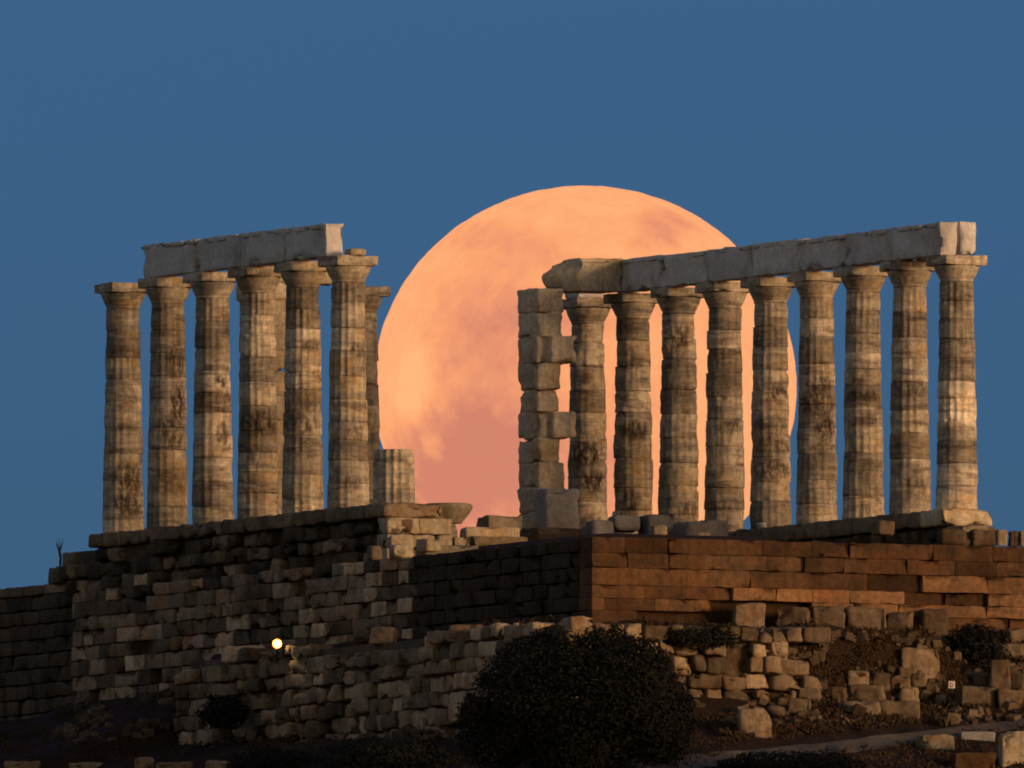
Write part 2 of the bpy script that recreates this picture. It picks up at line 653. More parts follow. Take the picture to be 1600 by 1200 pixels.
ORD = ['first', 'second', 'third', 'fourth', 'fifth', 'sixth', 'seventh', 'eighth', 'ninth']
TOPZ = SHAFT_H + ECH_H + ABA_H
GR_R, GR_L = 'columns of the right-hand temple row', 'columns of the left-hand temple row'
ZN = 0.07
right_specs = [
    # label, rough, flute, tone, stains
    ('rightmost column of the temple, pale, standing on a thick light base block', 0.55, 0.8, 1.12, [(0.93, 0.1, 0.05, 0.9, 0.5), (0.33, -0.5, 0.05, 0.5, 0.5)]),
    ('second column from the right end of the right-hand row, olive tinted drums', 0.6, 0.8, 0.98, [(0.55, 0.1, 0.04, 1.0, 0.6), (0.12, 0.3, 0.04, 0.7, 0.7)]),
    ('third column from the right in the right-hand row, dark mid band', 0.7, 0.7, 1.0, [(0.54, 0.0, 0.025, 1.2, 0.9), (0.43, 0.2, 0.03, 0.6, 0.6), (0.2, 0.2, 0.06, 0.5, 0.6)]),
    ('fourth column from the right end of the right-hand row, dark brown stained drums halfway up', 0.75, 0.6, 0.92, [(0.62, 0.3, 0.04, 0.9, 0.9), (0.53, 0.1, 0.06, 1.2, 0.95), (0.42, 0.5, 0.06, 0.7, 1.0), (0.33, 0.3, 0.03, 0.7, 0.7)]),
    ('fifth column from the right end of the right-hand row, moon edge just right of it', 0.85, 0.5, 0.86, [(0.60, 0.5, 0.03, 0.7, 1.0), (0.46, 0.0, 0.04, 1.2, 0.7), (0.26, 0.0, 0.05, 1.2, 0.9), (0.36, 0.0, 0.05, 1.2, 0.6)]),
    ('sixth column from the right end of the right-hand row, plain brown, against the moon', 1.0, 0.35, 0.82, [(0.47, 0.3, 0.03, 0.8, 0.8), (0.12, 0.3, 0.04, 0.7, 0.5)]),
    ('seventh column from the right end of the right-hand row, dark drum below its capital', 1.05, 0.35, 0.80, [(0.90, 0.2, 0.05, 0.9, 0.95), (0.66, 0.0, 0.02, 1.2, 0.6), (0.12, 0.5, 0.04, 0.6, 0.8)]),
    ('eighth column from the right in the right-hand row, under the tan beam', 1.05, 0.35, 0.78, [(0.50, 0.1, 0.05, 0.9, 0.9), (0.14, -0.2, 0.10, 0.5, 0.9), (0.95, -0.6, 0.04, 0.5, 0.6)]),
    ('ninth and leftmost column of the right-hand row, black stain halfway down', 1.0, 0.3, 0.72, [(0.42, 0.0, 0.055, 1.2, 1.0), (0.30, 0.3, 0.05, 0.7, 1.0), (0.75, -0.4, 0.04, 0.6, 0.6), (0.10, 0.1, 0.05, 0.8, 0.7)]),
]
for i, (lab, ro, fl, tn, sn) in enumerate(right_specs):
    column(i * SP, 0.0, 0.0, lab, 11 + i * 3, ro, fl, tn, sn, GR_R, drum_tones={4: 1.5, 0: 1.2} if i == 0 else None)
left_specs = [   # from the right end of the left-hand row to its left end
    ('rightmost tall column of the left-hand row, at the end of the beam beside the moon', 0.7, 0.9, 1.0, [(0.70, 0.6, 0.03, 0.5, 0.9), (0.33, 0.0, 0.04, 0.9, 0.6), (0.12, 0.2, 0.03, 0.6, 0.6)]),
    ('second column from the right in the left-hand row, rusty fluted middle drums', 0.65, 0.9, 0.92, [(0.74, 0.5, 0.03, 0.6, 0.8), (0.50, 0.2, 0.05, 1.0, 0.5), (0.40, 0.0, 0.05, 1.2, 0.8)]),
    ('third column from the right in the left-hand row, wide gaps between its drums', 0.85, 0.8, 0.88, [(0.60, 0.2, 0.04, 0.9, 0.6), (0.42, 0.0, 0.06, 1.2, 0.9), (0.28, 0.2, 0.05, 1.0, 0.6)]),
    ('fourth column from the right in the left-hand row, small black patch at mid height', 0.6, 0.7, 0.93, [(0.63, 0.55, 0.03, 0.45, 1.0), (0.57, 0.0, 0.02, 1.2, 0.7), (0.40, 0.6, 0.05, 0.4, 0.9)]),
    ('fifth column from the right in the left-hand row, large dark stain on its right side', 0.6, 0.55, 0.88, [(0.74, 0.5, 0.09, 0.6, 0.8), (0.55, 0.6, 0.12, 0.5, 1.0), (0.43, 0.3, 0.08, 0.8, 0.9), (0.2, 0.0, 0.05, 1.2, 0.6)]),
    ('leftmost column of the left-hand row, bare abacus carrying no beam', 0.55, 0.7, 0.92, [(0.80, 0.3, 0.03, 1.2, 0.6), (0.60, 0.2, 0.06, 0.7, 0.6), (0.24, 0.3, 0.08, 0.9, 0.9), (0.13, 0.3, 0.06, 0.9, 0.9)]),
]
for i, (lab, ro, fl, tn, sn) in enumerate(left_specs):
    column((3 + i) * SP, T, ZN, lab, 101 + i * 5, ro, fl, tn, sn, GR_L)
# the stump of the next column of that row, and the porch column behind
column(2 * SP, T, ZN + 0.02, 'short fluted column stump beside the left-hand row', 171, 0.35, 1.4, 1.0, [(0.15, 0.0, 0.1, 1.2, 0.3)], None, 1.30, 'column_stump', joints=[0.0, 1.30], cap=False)
column(17.9, 7.15, 0.0, 'porch column mostly hidden behind the rightmost tall left-hand column', 181, 0.7, 0.7, 0.85, [(0.5, 0.3, 0.1, 0.9, 0.6)])

# ------------------------------------------------------------------ beams
def beam(s0, s1, t0, t1, z0, h, label, seed, mat='beam', tone=1.0, group=None, low=0.008, chips=0.16, amp=0.016):
    b = MB()
    c = TS((s0 + s1) / 2, (t0 + t1) / 2, z0 + h / 2 + 0.003)
    v, f = rough_block(c, A, PL, UP, (s1 - s0) / 2 - 0.006, (t1 - t0) / 2, h / 2 - 0.003, 0.03, amp, seed, 0.13, low, chips)
    b.add(v, f, tone)
    o = b.build('architrave_beam', M[mat], None, Vector((c.x, c.y, z0)))
    rn = random.Random(seed)
    u = s0 + rn.uniform(0.1, 0.3)
    while u < s1 - 0.3:                               # broken lengths of the projecting band along the top
        w = rn.uniform(0.25, 0.75)
        if rn.random() < 0.7:
            b = MB()
            cc = TS(u + w / 2, t1 + 0.005, z0 + h - 0.075)
            b.add(*rough_block(cc, A, PL, UP, min(w, s1 - u - 0.1) / 2, 0.045, 0.045, 0.012, 0.014, seed + u, 0.08, 0.01, 0.05), tone)
            b.build('moulding', M[mat], o, cc)
        u += w + rn.uniform(0.05, 0.35)
    return tag(o, label, 'stone beam', group)


BG = 'marble beams lying on the temple columns'
for i in range(7):
    lab = 'grey beam across the %s and %s columns from the right, right-hand row' % (ORD[i], ORD[i + 1])
    beam((i if i else -0.04) * SP, (i + 1) * SP, 0.02, 0.49, TOPZ, 0.80 - 0.012 * (i % 3), lab, 301 + i, 'beam', (1.0, 0.9, 0.96, 1.05, 0.88, 0.95, 1.0)[i], BG)
beam(-0.03 * SP, SP, -0.49, -0.05, TOPZ, 0.82, 'outer beam at the right end of the right-hand row, pale end face', 331, 'beam', 1.1, BG)
for i in range(4):
    k = 3 + i
    lab = ('grey beam with a pale end face over the left-hand row, nearest the moon', 'grey beam over the second and third columns from the right, left-hand row',
           'grey beam over the third and fourth columns from the right, left-hand row', 'leftmost grey marble beam of the left-hand row, ending over its fifth column')[i]
    beam(k * SP + (0.25 if i == 0 else 0), (k + 1) * SP + (0.42 if i == 3 else 0), T - 0.02, T + 0.46, TOPZ + ZN, 0.80 + 0.01 * (i % 2), lab, 351 + i, 'beam', (1.0, 0.97, 0.9, 0.98)[i], BG)
# broken remains on the end capital of the left-hand row
b = MB()
c = TS(3 * SP - 0.30, T - 0.05, TOPZ + ZN + 0.09)
b.add(*rough_block(c, A, PL, UP, 0.18, 0.22, 0.085, 0.06, 0.03, 371, 0.08, 0.03))
tag(b.build('stone_fragment', M['tan'], None, c), 'small broken stone lump on the rightmost tall left-hand column capital', 'stone fragment')
# the tan cross beam over the porch pier, with a ragged left end
b = MB()
zc_ = TOPZ + 0.40
sx = 7 * SP
c = TS(sx - 0.02, 0.47 + 0.76, TOPZ + 0.40)
v, f = rough_block(c, PL, A, UP, 0.76, 0.42, 0.40, 0.03, 0.02, 381, 0.11, 0.03, 0.12)
lo = []
for p in v:
    q = (p - c).dot(PL)
    if q > 0.34:                                  # the left end tapers upward
        w = (q - 0.34) / 0.42
        zz = p.z - c.z
        p = p + PL * (0.26 * w * (p - c).dot(A) / 0.42) + PL * (-0.22 * w * max(0.0, zz / 0.4)) + UP * (-0.16 * w * w * max(0.0, zz / 0.4)) + PL * (-0.10 * w * max(0.0, -zz / 0.4) ** 2)
    lo.append(p)
b.add(lo, f, 1.2)
tag(b.build('architrave_beam', M['tan'], None, c), 'tan cross beam with a ragged left end above the ruined pier', 'stone beam', BG)
# lump on the ninth capital
b = MB()
c = TS(8 * SP, 0.1, TOPZ + 0.10)
b.add(*rough_block(c, A, PL, UP, 0.40, 0.34, 0.10, 0.05, 0.03, 391, 0.1, 0.03, 0.1), 0.8)
tag(b.build('stone_fragment', M['beam'], None, c), 'flat grey stone on the capital of the leftmost right-hand column', 'stone fragment')

# ------------------------------------------------------------------ ruined pier between the rows, and the other one behind
def pier(s, t, label, spec, seed, tone=1.0):
    root = thing('wall_pier', label, 'pier', TS(s, t, 0))
    for k, (z0, z1, t0, t1, s0, s1, tn) in enumerate(spec):
        b = MB()
        c = TS(s + (s0 + s1) / 2, t + (t0 + t1) / 2, (z0 + z1) / 2)
        v, f = rough_block(c, A, PL, UP, (s1 - s0) / 2, (t1 - t0) / 2, (z1 - z0) / 2 + 0.012, 0.05, 0.035, seed + k, 0.085, 0.025, 0.16)
        b.add(v, f, tone * tn)
        b.build('block', M['tan'], root, c)
    return root


SPI, TPI = 17.3, 2.62
zb = [-0.2, 0.38, 0.93, 1.53, 2.14, 2.72, 3.30, 3.92, 4.52, 5.10, 5.62, 6.0]
# heights from the photograph's joints, bottom to top
def pz(py):
    return on_plane(840, py, TS(SPI, TPI), A).z


J = [pz(q) for q in (834, 802, 764, 724, 686, 645, 609, 568, 528, 489, 453)]
spec = []
wid = [(-0.40, 0.34), (-0.38, 0.36), (-0.36, 0.34), (-0.24, 0.34), (-0.50, 0.36), (-0.22, 0.36), (-0.26, 0.36), (-0.22, 0.35), (-0.34, 0.36), (-0.36, 0.36)]
for k in range(10):
    spec.append((J[k], J[k + 1], wid[k][0], wid[k][1], -0.55, 0.62 if k % 2 else 0.58, (0.85, 0.85, 0.9, 0.92, 1.05, 0.95, 0.9, 1.0, 1.05, 1.0)[k]))
spec[4] = (J[4], J[5], -0.10, 0.36, -0.52, 0.6, 0.9)
spec.append((J[4] + 0.01, J[5], -0.60, 0.02, -0.72, 0.35, 1.12))
spec[7] = (J[7], J[8], -0.05, 0.36, -0.5, 0.6, 0.95)
spec.append((J[7], J[8] + 0.02, -0.58, 0.10, -0.78, 0.3, 1.12))
pier(SPI, TPI, 'ruined pier of stacked blocks in front of the moon, two blocks jutting right', spec, 401, 1.4)
spec = []
z = -0.2
rnd = random.Random(5)
while z < TOPZ - 0.4:
    h = rnd.uniform(0.5, 0.66)
    spec.append((z, z + h, -0.40 + rnd.uniform(-0.05, 0.05), 0.40, -0.55, 0.55, rnd.uniform(0.9, 1.15)))
    z += h
spec.append((z, TOPZ, -0.46, 0.46, -0.6, 0.6, 1.1))
pier(17.6, 9.85, 'block pier glimpsed between the second and third columns of the left-hand row', spec, 431, 1.0)
b = MB()
c = TS(17.55, 9.05, TOPZ + 0.22)
b.add(*rough_block(c, A, PL, UP, 0.42, 1.10, 0.21, 0.04, 0.02, 441, 0.14, 0.02, 0.1))
tag(b.build('architrave_beam', M['tan'], None, c), 'thin pale beam end glimpsed between the two rightmost left-hand columns', 'stone beam', BG)

# ------------------------------------------------------------------ masonry walls
def masonry(mb, p0, d, n, u0, u1, courses, lens, depth=0.6, r=0.03, amp=0.015, gap=0.006, jit=0.02, low=0.01, seed=0, tone=None, skip=None,
            zj=0.0, rot=0.0, res=0.17, zoff=None, chips=0.08):
    """Courses of separate worn blocks along direction d on a vertical plane through p0 with outward normal n."""
    rnd = random.Random(seed)
    k = 0
    for ci, (z0, z1) in enumerate(courses):
        u = u0 - rnd.uniform(0, lens[0])
        while u < u1:
            w = rnd.uniform(*lens)
            a, bq = max(u, u0), min(u + w, u1)
            u += w
            if bq - a < 0.12:
                continue
            uc = (a + bq) / 2
            h = (z1 - z0) / 2
            zc = (z0 + z1) / 2 + rnd.uniform(-zj, zj)
            if zoff:
                zc += zoff(uc)
            j = rnd.uniform(-jit, jit)
            c = p0 + d * uc + n * (j - depth / 2)
            c.z = zc
            fp = c + n * depth / 2
            px, py = proj(fp)
            if skip and skip(px, py, ci, rnd):
                continue
            tn = rnd.choice((0.62, 0.78, 0.9, 1.0, 1.0, 1.1, 1.22)) * rnd.uniform(0.92, 1.08)
            if tone:
                tn = tone(px, py, ci, tn, rnd)
                if isinstance(tn, tuple):
                    tn, push = tn
                    c = c + n * push
            ax, ay, az = d, n, UP
            if rot:
                ax, ay, az = rot_axes(ax, ay, az, rnd.uniform(-rot, rot), rnd.uniform(-rot, rot) * 0.6, 0)
            v, f = rough_block(c, ax, ay, az, (bq - a) / 2 - gap, depth / 2, h - gap, r * rnd.uniform(0.7, 1.3), amp, seed + k * 0.37, res, low, chips)
            mb.add(v, f, tn)
            k += 1


def wall_core(mb, p0, d, n, u0, u1, z0, z1, thick=1.2, back=0.16, tone=0.45):
    c = p0 + d * ((u0 + u1) / 2) - n * (back + thick / 2)
    c.z = (z0 + z1) / 2
    v, f = rough_block(c, d, n, UP, (u1 - u0) / 2, thick / 2, (z1 - z0) / 2, 0.03, 0.03, 3, 0.5)
    mb.add(v, f, tone)


PC = TS(SC, TC)
WDIR, WN = -PL, -A           # west face of the podium: runs right and away, faces the light
NDIR, NN = A, PL             # north face: runs left and away, in the shade
hs = [0.37, 0.35, 0.40, 0.30, 0.28, 0.34]
tot = sum(hs)
hs = [q * (ZP - ZF) / tot for q in hs]
courses, z = [], ZP
for q in hs:
    courses.append((z - q, z))
    z -= q
podium = thing('podium_wall', 'stone podium wall under the temple, lit courses right of its corner, shade-darkened side left', 'wall', TS(SC, TC, ZF))


def ww_skip(px, py, ci, rnd):
    if ci == 5 and px > 1000 and px < 1480:
        return True
    if ci == 4 and px > 1140 and (px < 1290 or 1440 < px < 1485):
        return True
    if ci == 5 and px >= 1480:
        return rnd.random() < 0.6
    return False


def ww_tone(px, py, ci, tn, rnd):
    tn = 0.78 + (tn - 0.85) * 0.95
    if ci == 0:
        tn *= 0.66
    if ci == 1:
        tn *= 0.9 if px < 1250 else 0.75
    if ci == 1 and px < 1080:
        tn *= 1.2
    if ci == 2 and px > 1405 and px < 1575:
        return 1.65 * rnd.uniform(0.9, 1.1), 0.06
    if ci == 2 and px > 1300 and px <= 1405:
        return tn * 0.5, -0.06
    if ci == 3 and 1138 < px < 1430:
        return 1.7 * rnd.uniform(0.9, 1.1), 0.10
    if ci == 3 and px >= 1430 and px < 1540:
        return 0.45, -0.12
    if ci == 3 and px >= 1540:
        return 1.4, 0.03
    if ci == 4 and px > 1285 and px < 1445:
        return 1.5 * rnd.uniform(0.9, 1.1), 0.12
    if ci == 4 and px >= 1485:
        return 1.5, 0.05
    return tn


mb = MB()
masonry(mb, PC, WDIR, WN, 0.0, 15.0, courses, (0.8, 1.7), 0.7, 0.010, 0.006, 0.002, 0.006, 0.004, 501, ww_tone, ww_skip, chips=0.05, res=0.13)
wall_core(mb, PC, WDIR, WN, 0.55, 15.0, ZF - 0.6, ZP - 0.06, 1.0, 0.30, 0.35)
mb.build('lit_face', M['poros'], podium)


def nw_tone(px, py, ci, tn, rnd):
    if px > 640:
        return 0.13 + 0.09 * tn  # blocks by the corner darkened to paint in the shade there
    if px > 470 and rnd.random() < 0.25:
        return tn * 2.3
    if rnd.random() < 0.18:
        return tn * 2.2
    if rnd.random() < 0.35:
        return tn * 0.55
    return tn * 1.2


def nw_skip(px, py, ci, rnd):
    return px < 560 and rnd.random() < 0.05


ncourses, z = [], ZP - 0.02
for q in (0.30, 0.36, 0.33, 0.36, 0.34, 0.37, 0.35, 0.38, 0.36):
    ncourses.append((z - q, z))
    z -= q
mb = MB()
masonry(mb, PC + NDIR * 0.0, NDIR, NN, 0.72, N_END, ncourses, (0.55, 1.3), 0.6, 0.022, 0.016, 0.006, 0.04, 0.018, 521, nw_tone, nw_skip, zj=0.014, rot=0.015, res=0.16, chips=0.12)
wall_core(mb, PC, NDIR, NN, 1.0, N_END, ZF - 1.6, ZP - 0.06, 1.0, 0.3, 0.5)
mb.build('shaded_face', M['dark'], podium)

# rough upper courses under the left-hand stylobate
TU = T + 0.80
PU = TS(SC, TU)
U0 = st(on_plane(606, 840, TS(0, TU), PL))[0] - SC
U1 = st(on_plane(98, 880, TS(0, TU), PL))[0] - SC
upper = MB()
ucourses = [(ZP - 0.02, ZP + 0.34), (ZP + 0.34, ZP + 0.68), (ZP + 0.68, -0.36 + ZN)]
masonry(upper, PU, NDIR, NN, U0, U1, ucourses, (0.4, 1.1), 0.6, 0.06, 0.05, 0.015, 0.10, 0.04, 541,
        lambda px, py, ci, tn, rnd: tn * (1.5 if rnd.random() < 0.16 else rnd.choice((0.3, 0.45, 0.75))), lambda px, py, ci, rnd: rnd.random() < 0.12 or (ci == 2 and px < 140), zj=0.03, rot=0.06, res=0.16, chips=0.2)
wall_core(upper, PU, NDIR, NN, U0 + 0.75, U1 - 0.3, ZP - 0.3, -0.31, 1.0, 0.25, 0.4)
o = upper.build('rubble_wall', M['dark'], None, TS(SC + U0, TU, ZP))
tag(o, 'dark crumbling rubble wall directly under the left-hand column platform', 'wall')

mb = MB()
PE = TS(SC + U0 + 0.08, TU)
masonry(mb, PE, WDIR, WN, 0.02, 1.75, [(ZP - 0.25, ZP + 0.02), (ZP + 0.02, ZP + 0.34), (ZP + 0.34, ZP + 0.67), (ZP + 0.67, -0.345 + ZN)], (0.5, 1.2), 0.6, 0.03, 0.02, 0.005, 0.03, 0.015, 551,
        lambda px, py, ci, tn, rnd: 0.6 + 0.25 * tn, None, res=0.12, chips=0.12)
o = mb.build('block_stack', M['tan'], None, TS(SC + U0, TU, ZP - 0.25))
tag(o, 'warm lit stack of step blocks at the right end of the left-hand column platform', 'wall')

# left-hand stylobate: a row of slabs carrying the left-hand columns
SL0 = st(on_plane(604, 800, TS(0, T + 0.8), PL))[0]
SL1 = st(on_plane(141, 850, TS(0, T + 0.8), PL))[0]
root = thing('column_platform', 'row of worn grey slabs carrying the left-hand columns', 'platform', TS(SL0, T, ZN - 0.36))
s = SL0
rnd = random.Random(9)
while s < SL1 - 0.3:
    w = rnd.uniform(1.0, 1.35)
    e = min(s + w, SL1)
    b = MB()
    c = TS((s + e) / 2, T + 0.05 + rnd.uniform(-0.03, 0.03), ZN - 0.175 + rnd.uniform(-0.01, 0.0))
    v, f = rough_block(c, A, PL, UP, (e - s) / 2 - 0.008, 0.82, 0.17, 0.06, 0.03, s + 600, 0.14, 0.03, 0.18)
    b.add(v, f, rnd.uniform(0.55, 0.85))
    b.build('slab', M['rubble'], root, c)
    s = e

# right-hand stylobate
root = thing('column_platform', 'long low stone platform carrying the right-hand row of columns', 'platform', TS(0, 0, -0.4))
s = -0.62
while s < 9 * SP:
    w = rnd.uniform(1.1, 1.4)
    b = MB()
    first = s < -0.5
    c = TS(s + w / 2, 0.0, -0.20)
    v, f = rough_block(c, A, PL, UP, w / 2 - 0.006, 0.66 if first else 0.62, 0.198, 0.05, 0.022, s + 640, 0.13, 0.02, 0.16)
    b.add(v, f, 1.25 if first else rnd.uniform(0.6, 0.85))
    b.build('slab', M['tan'] if first else M['rubble'], root, c)
    s += w
mb = MB()
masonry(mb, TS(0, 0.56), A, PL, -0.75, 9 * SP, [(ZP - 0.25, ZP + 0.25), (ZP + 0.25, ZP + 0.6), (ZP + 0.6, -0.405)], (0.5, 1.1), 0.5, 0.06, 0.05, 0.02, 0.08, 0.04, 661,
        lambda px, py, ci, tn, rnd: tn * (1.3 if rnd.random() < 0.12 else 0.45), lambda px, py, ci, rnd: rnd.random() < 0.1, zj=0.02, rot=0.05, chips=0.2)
wall_core(mb, TS(0, 0.56), A, PL, -0.6, 9 * SP, ZP - 0.4, -0.405, 1.1, 0.2, 0.5)
o = mb.build('rubble_wall', M['dark'], None, TS(0, 0.3, ZP - 0.25))
tag(o, 'dark rubble foundation just under the right-hand column platform', 'wall')

# lower terrace: left wall and right wall
PLW = TS(SC - DW, TC + DN)
ZL0 = ZF - 2.6


def lw_top(px):
    return -0.15 + 0.10 * noise.noise(Vector((px * 0.012, 4, 4)))


def lw_tone(px, py, ci, tn, rnd):
    k = rnd.choice((0.5, 0.85, 1.1))
    if px > 560:
        k *= 1.3
    if px > 700:
        k *= 1.25
    if rnd.random() < 0.16:
        k *= 1.4
    return tn * k


def lw_skip(px, py, ci, rnd):
    if px < 660 and ci == 6:
        return rnd.random() < 0.55 or px < 300
    if 310 < px < 392 and 1080 < py < 1130:
        return True
    if px < 330 and ci == 5:
        return rnd.random() < 0.4
    return rnd.random() < 0.04


lcs, z = [], ZF - 2.75
for q in (0.40, 0.42, 0.36, 0.40, 0.34, 0.38, 0.32):
    lcs.append((z, z + q))
    z += q
mb = MB()
masonry(mb, PLW, NDIR, NN, 0.0, SE_END - SC + DW, lcs, (0.30, 1.15), 0.6, 0.040, 0.045, 0.010, 0.09, 0.03, 701, lw_tone, lw_skip, zj=0.045, rot=0.05, res=0.13, chips=0.24)
wall_core(mb, PLW, NDIR, NN, 0.3, SE_END - SC + DW - 0.2, ZF - 3.4, ZF - 0.25, 0.8, 0.28, 0.4)
o = mb.build('terrace_wall', M['rubble'], None, TS(SC - DW, TC + DN, ZF - 2.7))
tag(o, 'lower dry stone terrace wall of rough courses left of the black bush', 'wall')


def rw_skip(px, py, ci, rnd):
    if px > 1310:
        return True
    if px > 1232:
        return rnd.random() < (0.45 if ci < 3 else 0.8)
    if px > 1185 and (ci in (1, 2) or ci == 0):
        return rnd.random() < 0.35
    if px < 1040 and ci == 5:
        return rnd.random() < 0.5
    return rnd.random() < 0.05


rcs, z = [], ZF - 2.15
for q in (0.44, 0.36, 0.40, 0.34, 0.38):
    rcs.append((z, z + q))
    z += q
mb = MB()
masonry(mb, PLW, WDIR, WN, 0.0, 7.6, rcs, (0.32, 0.85), 0.6, 0.05, 0.05, 0.012, 0.10, 0.04, 721,
        lambda px, py, ci, tn, rnd: tn * (1.2 if rnd.random() < 0.2 else rnd.choice((0.45, 0.65, 0.8))), rw_skip, zj=0.03, rot=0.05, res=0.14, chips=0.2)
wall_core(mb, PLW, WDIR, WN, 0.3, 5.6, ZF - 3.0, ZF - 0.45, 0.8, 0.32, 0.4)
o = mb.build('terrace_wall', M['rubble'], None, TS(SC - DW, TC + DN, ZF - 2.2))
tag(o, 'broken lower terrace wall of pale squared stones right of the black bush', 'wall')

# far left wall beyond the podium's left end
TO = TC - 0.9
PO = TS(SC, TO)
O0 = st(on_plane(118, 910, TS(0, TO), PL))[0] - SC
ZO = on_plane(100, 909, TS(0, TO), PL).z
ocs, z = [], ZO
for q in (0.26, 0.36, 0.34, 0.36, 0.35, 0.36, 0.36, 0.36, 0.36, 0.36):
    ocs.append((z - q, z))
    z -= q
mb = MB()
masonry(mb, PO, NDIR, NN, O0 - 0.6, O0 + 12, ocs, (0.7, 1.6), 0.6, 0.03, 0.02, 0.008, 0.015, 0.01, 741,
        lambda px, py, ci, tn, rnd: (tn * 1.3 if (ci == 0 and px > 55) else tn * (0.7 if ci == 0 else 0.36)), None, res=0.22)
wall_core(mb, PO, NDIR, NN, O0 - 0.3, O0 + 12, ZF - 2.5, ZO - 0.1, 1.0, 0.3, 0.6)
o = mb.build('side_wall', M['dark'], None, TS(SC + O0, TO, ZO - 2.4))
tag(o, 'plain dark wall with a flat top at the far left edge', 'wall')

# ------------------------------------------------------------------ loose stones
def boulder(x0, x1, y0, y1, label, Y=None, mat='rubble', tone=1.0, r=0.10, amp=0.05, yaw=None, depth=None, seed=0, roll=0.0, name='boulder', cat='stone', low=0.06, chips=0.15, group=None, sink=0.0):
    """A loose stone given by the rectangle it covers; it stands where that line of sight meets the ground, or at depth Y."""
    if Y is None:
        h = hit((x0 + x1) / 2, y1)
        Y = h.y
    c0, c1 = P(x0, (y0 + y1) / 2, Y), P(x1, (y0 + y1) / 2, Y)
    w = (c1 - c0).length
    zt, zb_ = P(x0, y0, Y).z, P(x0, y1, Y).z - sink
    dep = depth or w * 0.75
    if yaw is None:
        yaw = random.Random(x0 * 7 + y0).uniform(-0.35, 0.35)
    ax, ay, az = rot_axes(Vector((1, 0, 0)), Vector((0, 1, 0)), UP, yaw, roll)
    wn_ = w / (abs(math.cos(yaw)) + dep / w * abs(math.sin(yaw)))
    c = (c0 + c1) / 2 + Vector((0, dep / 2, 0))
    c.z = (zt + zb_) / 2
    b = MB()
    v, f = rough_block(c, ax, ay, az, wn_ / 2, dep / 2 * wn_ / w, (zt - zb_) / 2, r, amp, seed or (x0 + y0 * 0.31), 0.075, low, chips)
    b.add(v, f, tone)
    o = b.build(name, M[mat], None, Vector((c.x, c.y, zb_)))
    return tag(o, label, cat, group)


